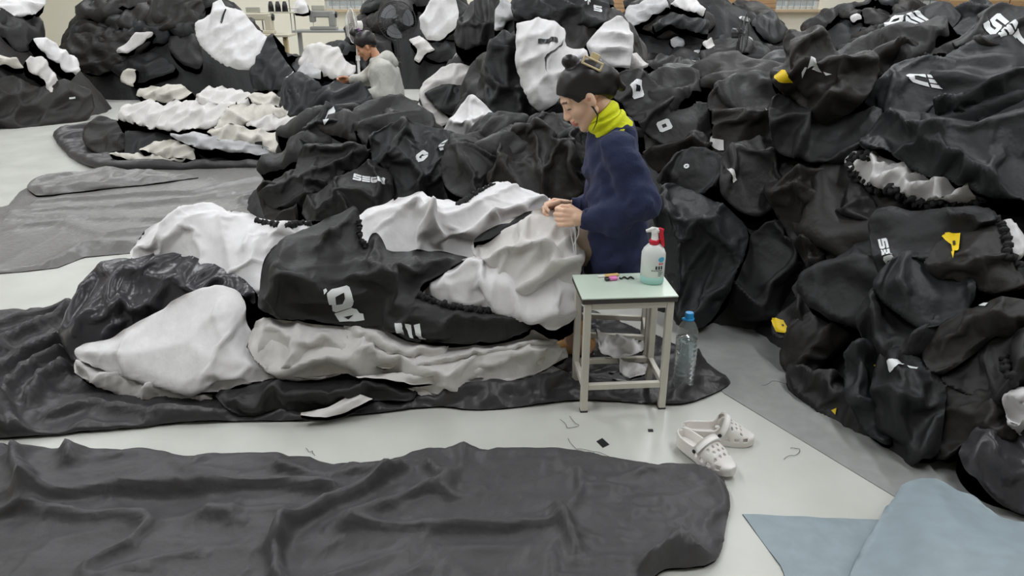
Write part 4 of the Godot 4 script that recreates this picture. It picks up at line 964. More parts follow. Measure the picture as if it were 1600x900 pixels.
	piece(k, "black cover with a cut-off white letter on its rounded top", [478, 240, 484, 215, 498, 188, 512, 168, 530, 172, 560, 184, 568, 204, 600, 205, 605, 235, 580, 260, 540, 275, 500, 270], M.black2, {"lift": 0.12, "h": 0.058, "z": -5.4, "n": Vector3(-0.1, 0.6, 0.8)}, [["print", [538, 181, 555, 184, 565, 192, 566, 196, 556, 192, 545, 190, 549, 197, 541, 196]], ["print", [513, 172, 521, 166, 524, 174, 516, 186, 507, 195, 508, 184]]])
	piece(k, "black cover sloping down in broad folds to the long grey-black sheet", [414, 306, 424, 290, 468, 272, 480, 240, 520, 228, 575, 226, 592, 242, 562, 262, 535, 280, 525, 312, 480, 325, 440, 330], M.black, {"lift": 0.08, "h": 0.065})
	piece(k, "black cover with white letters SEGW facing the cover being sewn", [470, 330, 500, 300, 525, 286, 548, 268, 575, 258, 598, 256, 612, 280, 616, 312, 590, 338, 540, 348, 490, 350], M.black, {"lift": 0.16, "h": 0.058, "ex": 1.1, "ey": 1.14}, [["word", "SEGW", [553, 271, 603, 277, 602, 288, 551, 281]]])
	piece(k, "small black cover end bulging at the foot of the mound by the long sheet", [414, 322, 418, 298, 434, 288, 462, 304, 474, 332, 468, 352, 430, 352], M.warm, {"lift": 0.14, "h": 0.052})
	piece(k, "big black cover with a white ring logo and faint lettering", [574, 220, 620, 194, 662, 198, 692, 214, 742, 258, 750, 292, 722, 320, 690, 330, 650, 330, 612, 318, 600, 272, 582, 242], M.black2, {"lift": 0.16, "h": 0.072, "folds": [[[620, 198, 640, 250, 650, 320], 0.06, 0.045], [[662, 202, 700, 250, 740, 290], 0.05, 0.04]]}, [["word", "o", [652, 237, 667, 234, 668, 249, 653, 250]], ["word", "SEW", [690, 228, 722, 240, 720, 248, 688, 235]]])
	piece(k, "black cover heaped with a slanting ridge beside the white pyramid", [566, 186, 590, 165, 620, 158, 645, 178, 700, 205, 745, 235, 765, 262, 740, 262, 690, 215, 640, 195, 600, 205], M.warm, {"lift": 0.1, "h": 0.052, "z": -5.7, "n": Vector3(0, 0.6, 0.8)})
	piece(k, "white cover standing up in a pointed pyramid with a black drawstring", [692, 210, 705, 190, 722, 164, 732, 155, 742, 156, 766, 180, 797, 214, 798, 226, 770, 238, 745, 226, 720, 222], M.white, {"lift": 0.1, "h": 0.052, "z": -5.5, "n": Vector3(0.05, 0.45, 0.9), "ex": 1.06, "ey": 1.1, "soft": 0, "folds": [[[732, 158, 728, 190, 742, 222], 0.05, 0.05], [[738, 158, 765, 190, 780, 220], 0.04, 0.04]]}, [["dark", [726, 222, 740, 212, 756, 216, 762, 226]]])

func back_heaps() -> void:
	var bk := [M.black, M.black2, M.warm, M.cool]
	var k := "stack"
	core(k, "layered dark covers at the bottom of the low white stack", M.warm, 8)
	piece(k, "cream cover flap at the back edge of the low stack", [215, 150, 221, 144, 250, 138, 284, 136, 302, 149, 285, 158, 240, 160], M.cream, {"lift": 0.0, "z": -8.0, "n": Vector3(0, 0.7, 0.7), "h": 0.03, "crease": 0.08, "lsize": 0.16, "ex": 1.16, "ey": 1.2, "edge": -0.01})
	piece(k, "crumpled cream cover heaped at the back of the low stack", [305, 162, 327, 141, 360, 143, 390, 150, 398, 166, 368, 171, 330, 168], M.white2, {"lift": 0.220, "h": 0.03, "crease": 0.08, "lsize": 0.16, "ex": 1.16, "ey": 1.2, "edge": -0.01})
	piece(k, "narrow ruffled cream cover at the far end of the low stack", [385, 152, 424, 150, 450, 160, 468, 177, 447, 173, 398, 167], M.cream, {"lift": 0.230, "h": 0.03, "crease": 0.08, "lsize": 0.16, "ex": 1.16, "ey": 1.2, "edge": -0.01})
	piece(k, "large cream cover draped in broad folds over the front of the low stack", [182, 186, 199, 169, 225, 164, 240, 160, 259, 172, 278, 160, 319, 165, 370, 164, 362, 180, 338, 200, 300, 204, 270, 206, 225, 197], M.white2, {"lift": 0.230, "h": 0.03, "crease": 0.08, "lsize": 0.16, "ex": 1.16, "ey": 1.2, "edge": -0.01})
	piece(k, "smooth cream cover laid flat beside the broad folded one", [362, 170, 413, 167, 465, 175, 472, 181, 413, 190, 375, 198, 336, 204], M.cream, {"lift": 0.240, "h": 0.03, "crease": 0.08, "lsize": 0.16, "ex": 1.16, "ey": 1.2, "edge": -0.01})
	piece(k, "cream cover strip jutting out toward the mound of black covers", [385, 197, 424, 184, 462, 187, 494, 199, 486, 216, 450, 208, 413, 206], M.white2, {"lift": 0.250, "h": 0.03, "crease": 0.08, "lsize": 0.16, "ex": 1.16, "ey": 1.2, "edge": -0.01})
	piece(k, "cream cover with dark velcro patch folded at the corner of the low stack", [325, 208, 360, 199, 398, 204, 443, 213, 476, 225, 460, 250, 432, 243, 405, 228, 368, 221, 345, 223], M.cream, {"lift": 0.260, "h": 0.03, "crease": 0.08, "lsize": 0.16, "ex": 1.16, "ey": 1.2, "edge": -0.01}, [["dark", [398, 222, 410, 220, 412, 232, 400, 233]]])
	piece(k, "thin cream cover layer sandwiched in the middle of the low stack", [268, 213, 315, 209, 375, 223, 424, 237, 415, 243, 357, 238, 300, 228], M.grey, {"lift": 0.270, "h": 0.03, "crease": 0.08, "lsize": 0.16, "ex": 1.16, "ey": 1.2, "edge": -0.01})
	piece(k, "short cream pleated lining near the bottom of the low stack", [219, 234, 240, 226, 278, 224, 302, 232, 304, 250, 263, 247], M.cream, {"lift": 0.270, "h": 0.03, "crease": 0.08, "lsize": 0.16, "ex": 1.16, "ey": 1.2, "edge": -0.01})
	piece(k, "cream hem edge lying at the very bottom of the low stack", [174, 243, 225, 245, 295, 250, 225, 256], M.cream, {"lift": 0.280, "h": 0.03, "crease": 0.08, "lsize": 0.16, "ex": 1.16, "ey": 1.2, "edge": -0.01})
	piece(k, "dark rolled cover end at the corner of the low stack", [140, 215, 144, 192, 165, 184, 190, 192, 215, 208, 260, 212, 250, 226, 215, 232, 165, 240, 147, 230], M.warm, {"lift": 0.1, "h": 0.05, "crease": 0.06})
	piece(k, "dark cover layer between the cream covers of the low stack", [200, 205, 270, 208, 340, 205, 420, 215, 480, 230, 470, 255, 380, 255, 280, 256, 200, 248], M.black2, {"lift": 0.02, "h": 0.03, "crease": 0.03})
	piece(k, "black cover with white letters rising behind the low white stack", [440, 165, 450, 130, 470, 118, 500, 135, 515, 165, 505, 195, 490, 205, 465, 190], M.cool, {"lift": 0.1, "h": 0.052, "z": -7.4, "n": Vector3(0, 0.6, 0.8)})
	k = "corner"
	core(k, "tight mass of dark covers in the corner heap", M.warm, 9)
	fill(k, 22, bk + [M.warm], "dark cover slumped in the corner heap standing apart on pale floor", "dark covers in the corner heap", Vector2(0.3, 0.55), 51, {}, 0.15)
	piece(k, "white cover lying on the top of the corner heap", [-40, 10, 0, 0, 30, -8, 70, -6, 68, 8, 50, 24, 30, 28, 0, 22, -40, 30], M.white, {"lift": 0.12, "h": 0.052})
	piece(k, "white lined cover flap sliding down the corner heap's side", [52, 62, 70, 65, 100, 85, 122, 98, 118, 116, 105, 112, 80, 92, 62, 80], M.white, {"lift": 0.18, "h": 0.039})
	piece(k, "crumpled white lining spilling from the middle of the corner heap", [40, 98, 48, 90, 66, 92, 78, 108, 92, 130, 96, 143, 75, 148, 70, 125, 50, 112], M.white2, {"lift": 0.2, "h": 0.046})
	piece(k, "rolled white cover edge at the flank of the corner heap", [-20, 95, 0, 86, 25, 92, 36, 105, 20, 104, 0, 100, -20, 110], M.cream, {"lift": 0.2, "h": 0.033}, [["tag", [13, 114, 20, 114, 24, 119, 16, 120]]])
	piece(k, "big dark brown cover slumped at the foot of the corner heap", [-40, 130, 20, 120, 60, 140, 100, 125, 138, 140, 140, 165, 130, 185, 70, 196, 0, 202, -40, 205], M.warm, {"lift": 0.14, "h": 0.078, "ex": 1.12}, [["print", [108, 152, 118, 151, 118, 154, 108, 155]]])
	k = "sewing"
	core(k, "tight mass of dark covers in the tall heap before the sewing tables", M.black2, 10)
	fill(k, 30, bk, "dark cover piled in the tall heap before the sewing tables", "dark covers in the tall heap before the sewing tables", Vector2(0.3, 0.55), 61, {}, 0.15)
	piece(k, "large white cover hanging over the end of the tall heap by the sewing tables", [308, 36, 330, 25, 335, 8, 345, 0, 352, 12, 380, 20, 400, 45, 420, 62, 424, 92, 405, 100, 385, 104, 360, 98, 340, 85, 318, 65], M.white, {"lift": 0.25, "h": 0.078, "z": -10.8, "n": Vector3(0.15, 0.4, 0.9), "folds": [[[345, 5, 350, 40, 380, 95], 0.08, 0.08], [[370, 60, 385, 100], 0.05, 0.05]]}, [["dark", [344, 35, 352, 14, 354, 15, 347, 38]]])
	piece(k, "smooth dark brown cover sloping across the tall heap", [100, 75, 120, 55, 150, 48, 200, 40, 240, 42, 235, 70, 200, 95, 160, 115, 130, 112, 110, 95], M.warm, {"lift": 0.16, "h": 0.065, "ex": 1.06, "ey": 1.1})
	piece(k, "dark cover dome at the crest of the tall heap", [125, 35, 132, 12, 150, 4, 175, 8, 190, 25, 180, 42, 150, 46], M.cool, {"lift": 0.14, "h": 0.065})
	piece(k, "white lining corner showing amid the dark covers of the tall heap", [184, 82, 195, 70, 215, 52, 240, 53, 232, 60, 212, 72, 200, 84], M.white2, {"lift": 0.26, "h": 0.019})
	piece(k, "pale crumpled lining near the foot of the tall heap", [190, 122, 200, 108, 212, 110, 208, 135, 196, 130], M.cream, {"lift": 0.26, "h": 0.019})
	piece(k, "brown-black cover bulging at the crest beside the big white cover", [228, 30, 232, 5, 260, -10, 310, -8, 320, 15, 305, 40, 270, 45, 240, 45], M.warm, {"lift": 0.16, "h": 0.078})
	fill(k, 4, [M.white, M.white2], "white cover scrap poking out of the tall heap before the sewing tables", "white scraps in the tall heap", Vector2(0.12, 0.25), 62, {"h": 0.039}, 0.5)
	piece(k, "black cover with white letters leaning at the end of the tall heap", [395, 140, 400, 110, 415, 75, 425, 52, 432, 75, 445, 95, 470, 128, 455, 135, 420, 140], M.cool, {"lift": 0.1, "h": 0.065, "z": -10.4, "n": Vector3(-0.1, 0.5, 0.85), "skirt": 0.4}, [["word", "OGC", [446, 121, 464, 108, 467, 114, 450, 128]]])
	k = "low"
	core(k, "tight mass of covers in the low heap beside the white fan", M.black2, 15)
	fill(k, 5, [M.black, M.black2], "black cover crumpled in the low heap beside the white fan", "black covers in the low heap", Vector2(0.3, 0.5), 71, {}, 0.15)
	piece(k, "crumpled white cover with loose flaps beside the seated person in the hoodie", [468, 100, 480, 75, 500, 70, 530, 78, 540, 98, 555, 105, 552, 118, 520, 122, 500, 115, 480, 118], M.white2, {"lift": 0.2, "h": 0.065, "ex": 1.2, "ey": 1.25})
	piece(k, "second white crumpled cover lying lower near the wooden strip", [465, 118, 475, 98, 490, 100, 502, 112, 500, 122, 480, 124], M.grey, {"lift": 0.3, "h": 0.052, "ex": 1.2})
	k = "wall"
	core(k, "tight mass of black covers in the heap behind the black standing fan", M.black2, 16)
	fill(k, 24, bk, "black cover heaped behind the black standing fan", "black covers behind the standing fan", Vector2(0.25, 0.5), 81, {}, 0.15)
	piece(k, "large white cover standing in peaks behind the black standing fan", [656, 28, 668, 14, 680, -4, 710, -6, 716, 20, 714, 40, 700, 50, 690, 60, 670, 60, 660, 45], M.white, {"lift": 0.3, "h": 0.078, "z": -11.2, "n": Vector3(0, 0.35, 0.95), "ex": 1.12})
	piece(k, "thin white covers sliding down behind the fan pole", [640, 62, 655, 56, 670, 68, 678, 78, 664, 84, 655, 98, 648, 94, 655, 78], M.white2, {"lift": 0.3, "h": 0.039})
	k = "basket"
	core(k, "tight mass of dark covers under the open white basket-shaped cover", M.black2, 17)
	fill(k, 6, bk, "black cover crumpled around the open white basket-shaped cover", "black covers around the basket-shaped cover", Vector2(0.3, 0.45), 91, {}, 0.15)
	piece(k, "white cover held open like a basket with black rim", [656, 150, 662, 132, 690, 106, 710, 100, 740, 104, 750, 118, 750, 136, 730, 138, 690, 136, 670, 152, 690, 175, 705, 190, 690, 196, 668, 180], M.white2, {"lift": 0.0, "z": -8.3, "n": Vector3(0, 0.5, 0.85), "h": 0.039, "crease": 0.06, "ex": 1.08, "ey": 1.1}, [["hem", [742, 106, 750, 120, 751, 140], 0.022]])
	piece(k, "dark inside of the basket-shaped white cover", [664, 146, 690, 132, 730, 134, 750, 138, 748, 155, 715, 172, 690, 170], M.black2, {"lift": 0.03, "z": -8.25, "n": Vector3(0, 0.5, 0.85), "h": 0.02, "crease": 0.05})
	piece(k, "grey-white covers bunched behind the basket-shaped cover", [704, 100, 715, 85, 735, 75, 760, 72, 768, 92, 770, 118, 760, 140, 750, 118, 740, 104], M.grey, {"lift": 0.0, "z": -8.7, "n": Vector3(0, 0.5, 0.85), "h": 0.052, "ex": 1.2, "ey": 1.2})
	k = "tall"
	core(k, "tight mass of black covers in the tall middle heap", M.black2, 18)
	fill(k, 26, bk, "black cover piled in the tall middle heap beyond the person in navy", "black covers in the tall middle heap", Vector2(0.28, 0.5), 101, {}, 0.15)
	piece(k, "broad black cover hanging smoothly over the flank of the tall middle heap", [710, 55, 718, 30, 735, 5, 775, -4, 790, 20, 785, 50, 770, 62, 740, 72, 720, 75], M.black, {"lift": 0.0, "z": -8.4, "n": Vector3(0, 0.5, 0.85), "h": 0.065, "ex": 1.1, "skirt": 0.4})
	piece(k, "black cover with white letter at the crest of the tall middle heap", [805, 35, 808, 5, 830, -8, 900, -10, 945, 0, 947, 30, 940, 45, 900, 42, 860, 38], M.black2, {"lift": 0.2, "h": 0.078}, [["word", "S", [927, 7, 940, 10, 941, 20, 928, 17]], ["word", "Y", [912, -4, 922, 0, 922, 7, 914, 5]]])
	piece(k, "grey and white cover edge standing beside the crest of the tall heap", [774, 50, 775, 15, 790, 0, 804, 10, 806, 30, 790, 35, 785, 48], M.grey, {"lift": 0.0, "z": -7.6, "n": Vector3(0, 0.5, 0.85), "skirt": 0.3, "h": 0.033})
	piece(k, "tall white cover hanging down with a black velcro strip", [808, 38, 825, 32, 852, 30, 880, 45, 882, 52, 880, 72, 915, 80, 918, 95, 900, 105, 880, 130, 868, 155, 845, 172, 832, 160, 820, 130, 812, 95, 812, 60], M.white, {"lift": 0.3, "h": 0.065, "z": -6.35, "n": Vector3(-0.05, 0.35, 0.95), "ex": 1.12, "ey": 1.08, "folds": [[[880, 60, 862, 80, 856, 120], 0.05, 0.04], [[830, 70, 835, 120, 850, 165], 0.04, 0.04]]}, [["dark", [841, 61, 870, 60, 871, 67, 841, 68]], ["dark", [881, 60, 878, 72, 858, 86, 854, 92, 854, 110, 856, 116, 852, 90, 858, 82, 876, 70]]])
	piece(k, "smooth pale grey cover swelling beside the velcro-striped white one", [916, 72, 930, 55, 945, 38, 965, 28, 980, 38, 986, 60, 984, 85, 980, 108, 950, 104, 925, 92], M.white, {"lift": 0.3, "h": 0.091, "z": -6.6, "n": Vector3(0.1, 0.4, 0.9), "ex": 1.04, "ey": 1.05})
	piece(k, "white corner of a cover lying below the pale grey swelling", [980, 86, 995, 84, 1010, 104, 995, 112, 980, 106], M.white2, {"lift": 0.3, "h": 0.033, "z": -6.8, "n": Vector3(0.1, 0.5, 0.85)})
	piece(k, "long black cover drooping between the pyramid and the velcro cover", [768, 70, 790, 50, 808, 60, 812, 100, 820, 140, 838, 170, 820, 198, 795, 205, 770, 190, 758, 150, 762, 110], M.black2, {"lift": 0.24, "h": 0.065, "z": -6.4, "n": Vector3(0, 0.45, 0.9), "ex": 1.2})
	k = "layer"
	core(k, "tight mass of layered covers in the wide far heap", M.black2, 19)
	fill(k, 34, bk, "black cover layered in the wide far heap before the cartons", "black covers in the wide far heap", Vector2(0.3, 0.6), 111, {"h": 0.058}, 0.15)
	piece(k, "grey-white folded covers draped over the end of the wide far heap", [974, 35, 985, 15, 1005, 5, 1040, 0, 1045, 12, 1020, 25, 1000, 38, 985, 45], M.grey, {"lift": 0.3, "h": 0.052, "ex": 1.2})
	piece(k, "bright white cover flap on the crest of the wide far heap", [1048, 8, 1065, -4, 1085, 0, 1102, 15, 1098, 25, 1075, 18], M.white, {"lift": 0.35, "h": 0.039})
	piece(k, "grey smooth cover roll at the flank of the wide far heap", [1020, 40, 1050, 22, 1090, 30, 1108, 35, 1105, 55, 1085, 50, 1050, 38, 1025, 48], M.cool, {"lift": 0.35, "h": 0.052})
	piece(k, "white ruffled linings hanging at the side of the wide far heap", [1098, 68, 1110, 62, 1122, 75, 1134, 88, 1128, 94, 1110, 82], M.white2, {"lift": 0.35, "h": 0.039, "ex": 1.3})
	piece(k, "black layered covers with white specks on the low front of the wide far heap", [1005, 100, 1035, 85, 1080, 95, 1130, 105, 1192, 118, 1190, 135, 1130, 140, 1090, 135, 1050, 122], M.black, {"lift": 0.25, "h": 0.052, "ey": 1.22}, [["print", [1082, 91, 1086, 89, 1086, 95, 1083, 95]], ["print", [1097, 107, 1104, 105, 1103, 111, 1098, 111]], ["print", [1118, 119, 1122, 119, 1121, 124, 1117, 123]], ["print", [1071, 119, 1076, 119, 1075, 123, 1071, 123]], ["print", [1163, 120, 1168, 121, 1166, 126, 1162, 124]]])
	fill(k, 16, [M.white, M.grey, M.white2], "white lining scrap among the layered covers of the wide far heap", "white scraps in the wide far heap", Vector2(0.07, 0.24), 112, {"h": 0.039}, 0.5)
	k = "window"
	core(k, "tight mass of black covers in the heap under the barred window", M.black2, 20)
	fill(k, 40, bk, "black cover crumpled small in the heap under the barred window", "black covers under the barred window", Vector2(0.2, 0.4), 121, {"h": 0.078}, 0.2)
	fill(k, 14, [M.white, M.grey], "white scrap in the heap under the barred window", "white scraps under the barred window", Vector2(0.05, 0.13), 122, {"h": 0.033}, 0.5)

# ------------------------------------------------------------------ implicit bodies, meshed as surface nets
# parts: [0, a, b, ra, rb] tapered capsule; [1, centre, radii, basis] ellipsoid; a trailing "-" cuts away
var body_wrinkle := 0.0
var body_noise := FastNoiseLite.new()
func part_d(e: Array, p: Vector3) -> float:
	if e[0] == 0:
		var a: Vector3 = e[1]; var ba: Vector3 = e[2] - a
		var t := clampf((p - a).dot(ba) / maxf(ba.length_squared(), 1e-9), 0.0, 1.0)
		return (p - a - ba * t).length() - lerpf(e[3], e[4], t)
	var q: Vector3 = (e[3] as Basis).transposed() * (p - (e[1] as Vector3)); var r: Vector3 = e[2]
	var k0 := (q / r).length()
	var k1 := (q / (r * r)).length()
	return k0 * (k0 - 1.0) / maxf(k1, 1e-6)
func field(list: Array, p: Vector3, k: float) -> float:
	var d := 1e3
	for e in list:
		var x := part_d(e, p)
		if e[-1] is String:
			d = maxf(d, -x); continue
		var h := maxf(k - absf(d - x), 0.0) / k
		d = minf(d, x) - h * h * k * 0.25
	if body_wrinkle > 0.0: d += body_wrinkle * body_noise.get_noise_3dv(p)
	return d
func nets(st: SurfaceTool, lo: Vector3, hi: Vector3, cell: float, k: float, list: Array, fn = null, tint = null, block := 8) -> void:
	var nb := Vector3i(((hi - lo) / (cell * block)).ceil())
	var verts := {}; var edges := []
	var half := cell * block * 0.5; var reach := half * 1.74
	var n1 := block + 1; var nn := n1 * n1
	var table := []
	for e in [[0, 0, 0, 0], [0, 0, 0, 1], [0, 0, 0, 2], [1, 0, 0, 1], [1, 0, 0, 2], [0, 1, 0, 0], [0, 1, 0, 2], [0, 0, 1, 0], [0, 0, 1, 1], [1, 1, 0, 2], [1, 0, 1, 1], [0, 1, 1, 0]]:
		var i0: int = e[0] + e[1] * n1 + e[2] * nn
		table.append([i0, i0 + [1, n1, nn][e[3]], Vector3(e[0], e[1], e[2]), e[3]])
	for bz in nb.z:
		for by in nb.y:
			for bx in nb.x:
				var o := lo + Vector3(bx, by, bz) * (cell * block)
				var c := o + Vector3.ONE * half
				var near := list
				if fn == null:
					near = []
					var dmin := 1e3; var cuts := false
					for e in list:
						var x := part_d(e, c)
						if e[-1] is String:
							if x < reach + k: near.append(e); cuts = true
						else:
							dmin = minf(dmin, x)
							if x < reach + k: near.append(e)
					if dmin > reach + k * 0.5 + body_wrinkle or near.is_empty() or (dmin < -reach - body_wrinkle and not cuts): continue
				elif absf(fn.call(c)) > reach * 1.6: continue
				var v := PackedFloat32Array(); v.resize(n1 * n1 * n1)
				var any_in := false; var any_out := false
				var q := 0
				for z in n1:
					for y in n1:
						for x in n1:
							var p := o + Vector3(x, y, z) * cell
							var d: float = fn.call(p) if fn != null else field(near, p, k)
							v[q] = d; q += 1
							if d < 0.0: any_in = true
							else: any_out = true
				if not (any_in and any_out): continue
				for z in block:
					for y in block:
						for x in block:
							var b := x + y * n1 + z * n1 * n1
							var s0 := v[b] < 0.0
							var b2 := b + n1; var b3 := b + n1 * n1; var b4 := b3 + n1
							if s0 == (v[b + 1] < 0.0) and s0 == (v[b2] < 0.0) and s0 == (v[b2 + 1] < 0.0) and s0 == (v[b3] < 0.0) and s0 == (v[b3 + 1] < 0.0) and s0 == (v[b4] < 0.0) and s0 == (v[b4 + 1] < 0.0): continue
							var sum := Vector3.ZERO; var cnt := 0
							for e: Array in table:
								var a0 := v[b + e[0]]; var a1 := v[b + e[1]]
								if (a0 < 0.0) != (a1 < 0.0):
									var w: Vector3 = e[2]; w[e[3]] += a0 / (a0 - a1)
									sum += w; cnt += 1
							var g := Vector3i(bx * block + x, by * block + y, bz * block + z)
							verts[g] = lo + (Vector3(g) + sum / cnt) * cell
							if s0 != (v[b + 1] < 0.0): edges.append([g, 0, s0])
							if s0 != (v[b2] < 0.0): edges.append([g, 1, s0])
							if s0 != (v[b3] < 0.0): edges.append([g, 2, s0])
	for e in edges:
		var g: Vector3i = e[0]; var ax: int = e[1]
		var d1 := Vector3i.ZERO; var d2 := Vector3i.ZERO
		d1[(ax + 1) % 3] = 1; d2[(ax + 2) % 3] = 1
		var ks := [g, g - d1, g - d1 - d2, g - d2]
		var ok := true
		for kk in ks:
			if not verts.has(kk): ok = false
		if not ok: continue
		var vs := []
		for kk in ks: vs.append(verts[kk])
		var order := [0, 1, 2, 0, 2, 3] if not e[2] else [0, 2, 1, 0, 3, 2]
		for i in order:
			if tint != null: st.set_color(tint.call(vs[i]))
			st.add_vertex(vs[i])
func bounds(list: Array, pad: float) -> Array:
	var lo := Vector3.ONE * 1e3; var hi := -lo
	for e in list:
		if e[-1] is String: continue
		if e[0] == 0:
			for q in [[e[1], e[3]], [e[2], e[4]]]:
				lo = lo.min(q[0] - Vector3.ONE * q[1]); hi = hi.max(q[0] + Vector3.ONE * q[1])
		else:
			var r: float = maxf(e[2].x, maxf(e[2].y, e[2].z))
			lo = lo.min(e[1] - Vector3.ONE * r); hi = hi.max(e[1] + Vector3.ONE * r)
	return [lo - Vector3.ONE * pad, hi + Vector3.ONE * pad]
func flesh(list: Array, cell: float, k: float, org: Vector3, st: SurfaceTool = null, tint = null) -> SurfaceTool:
	if st == null: st = begin(true)
	var l2 := []
	for e in list:
		var f: Array = e.duplicate(); f[1] = f[1] - org
		if f[0] == 0: f[2] = f[2] - org
		l2.append(f)
	var b := bounds(l2, cell * 3.0 + k * 0.3 + body_wrinkle)
	nets(st, b[0], b[1], cell, k, l2, null, tint)
	return st

# ------------------------------------------------------------------ stool used as a table, the seat stool, and what lies on them
func stool(at: Vector3, turn: float, label: String) -> Node3D:
	var o := base("stool", at, label, "stool"); o.rotation.y = turn
	var W := 0.35; var D := 0.24; var H := 0.472; var t := 0.026
	var top := put("top", box_mesh(Vector3(W, 0.006, D), 0.002), M.laminate, o, Vector3(0, H - 0.003, 0))
	put("edge_band", box_mesh(Vector3(W - 0.002, 0.018, D - 0.002), 0.002), M.chip, top, Vector3(0, -0.012, 0))
	var lx := W / 2 - 0.024; var lz := D / 2 - 0.018
	for sx in [-1, 1]:
		for sz in [-1, 1]:
			var l := put("leg", box_mesh(Vector3(t, H - 0.024, t), 0.003), M.steel, o, Vector3(sx * lx, (H - 0.024) / 2, sz * lz))
			put("foot_cap", box_mesh(Vector3(t + 0.002, 0.008, t + 0.002), 0.001), M.plastic_black, l, Vector3(0, -(H - 0.024) / 2 + 0.003, 0))
	for sz in [-1, 1]:
		put("rail", box_mesh(Vector3(2 * lx - t, t, 0.02), 0.002), M.steel, o, Vector3(0, H - 0.036, sz * lz))
		put("stretcher", box_mesh(Vector3(2 * lx - t, t * 0.9, 0.02), 0.002), M.steel, o, Vector3(0, 0.105, sz * lz))
	for sx in [-1, 1]:
		put("rail", box_mesh(Vector3(0.02, t, 2 * lz - t), 0.002), M.steel, o, Vector3(sx * lx, H - 0.036, 0))
		put("stretcher", box_mesh(Vector3(0.02, t * 0.9, 2 * lz - t), 0.002), M.steel, o, Vector3(sx * lx, 0.105, 0))
	return o
func stool_things() -> void:
	var turn := deg_to_rad(4.5)
	stool(Vector3(0.415, 0, -2.575), turn, "pale steel stool with grey-green top used as a table for the spray bottle")
	stool(Vector3(0.44, 0, -3.0), deg_to_rad(-6), "pale steel stool the person in navy sits on")
	var H := 0.472
	# spray bottle
	var at := on_y(1018, 441, H)
	var o := base("spray_bottle", at, "white spray bottle with red trigger standing on the grey-green stool top", "bottle"); o.rotation.y = deg_to_rad(-20)
	var shell := mat(srgb(238, 242, 240), 0.35); shell.subsurf_scatter_enabled = true; shell.subsurf_scatter_strength = 0.05
	var teal := mat(srgb(176, 222, 214), 0.3)
	var sc := func(prof: Array) -> ArrayMesh:
		var st := begin(true)
		lathe(st, prof, 28); return done(st)
	var b := put("bottle_body", sc.call([Vector2(0, 0.03), Vector2(0.0445, 0.03), Vector2(0.045, 0.1), Vector2(0.0445, 0.118), Vector2(0.038, 0.135), Vector2(0.024, 0.15), Vector2(0.017, 0.156), Vector2(0.016, 0.166), Vector2(0, 0.166)]), shell, o)
	b.scale = Vector3(1, 1, 0.8)
	var lq := put("liquid_level", sc.call([Vector2(0, 0), Vector2(0.038, 0), Vector2(0.0435, 0.006), Vector2(0.0445, 0.03), Vector2(0, 0.03)]), teal, o); lq.scale = Vector3(1, 1, 0.8)
	var red := mat(srgb(222, 38, 62), 0.35); var wh := mat(srgb(244, 244, 242), 0.35)
	put("collar", sc.call([Vector2(0, 0.152), Vector2(0.019, 0.152), Vector2(0.0195, 0.166), Vector2(0.018, 0.17), Vector2(0, 0.17)]), red, o)
	var st := begin(true)
	tube(st, [Vector3(0, 0.168, 0), Vector3(0, 0.188, 0), Vector3(-0.002, 0.205, 0), Vector3(-0.004, 0.213, 0)], [0.014, 0.013, 0.014, 0.008], 12)
	tube(st, [Vector3(0.016, 0.205, 0), Vector3(-0.012, 0.206, 0), Vector3(-0.024, 0.201, 0), Vector3(-0.033, 0.198, 0)], [0.009, 0.0105, 0.007, 0.006], 12)
	put("spray_head", done(st), wh, o)
	st = begin(true)
	tube(st, [Vector3(0.012, 0.211, 0), Vector3(0.024, 0.207, 0), Vector3(0.022, 0.195, 0), Vector3(0.026, 0.175, 0), Vector3(0.031, 0.155, 0), Vector3(0.033, 0.146, 0)], [0.007, 0.009, 0.008, 0.0075, 0.006, 0.004], 10)
	put("trigger", done(st), red, o)
	var lab := func(called: String, x0: float, x1: float, y0: float, y1: float, m: Material, round := false) -> void:
		var s2 := begin(true); var n := 10
		for i in n:
			for j in 8:
				var q := []
				for e in [[0, 0], [1, 0], [1, 1], [0, 1]]:
					var fx := float(i + e[0]) / n * 2 - 1; var fy := float(j + e[1]) / 8 * 2 - 1
					if round: fx *= sqrt(1.0 - 0.5 * fy * fy); fy *= sqrt(1.0 - 0.5 * (float(i + e[0]) / n * 2 - 1) ** 2)
					var a := lerpf(x0, x1, fx * 0.5 + 0.5); var y := lerpf(y0, y1, fy * 0.5 + 0.5)
					q.append(Vector3(sin(a) * 0.0457, y, cos(a) * 0.0457 * 0.8))
				quad(s2, q[0], q[1], q[2], q[3])
		put(called, done(s2), m, o)
	var ink := mat(srgb(44, 44, 50), 0.5); var sky := mat(srgb(92, 188, 226), 0.4)
	lab.call("label_oval", 0.55, 1.15, 0.092, 0.112, sky, true)
	for k in 3: lab.call("label_lettering", 0.62 + k * 0.16, 0.72 + k * 0.16, 0.082, 0.089, red)
	for k in 3: lab.call("label_lettering", 0.35 + k * 0.24, 0.5 + k * 0.24, 0.064, 0.077, ink)
	for k in 6: lab.call("label_lettering", 0.05 + k * 0.16, 0.15 + k * 0.16, 0.057, 0.061, ink)
	for k in 3: lab.call("label_lettering", 0.6, 1.1 - k * 0.1, 0.050 - k * 0.006, 0.052 - k * 0.006, ink)
	# small things on the stool top
	o = base("utility_knife", on_y(951, 432, H), "slim orange and white utility knife on the grey-green stool top", "knife"); o.rotation.y = deg_to_rad(14)
	put("knife_handle", box_mesh(Vector3(0.055, 0.008, 0.016), 0.003), mat(srgb(238, 196, 120), 0.4), o, Vector3(0.012, 0.005, 0))
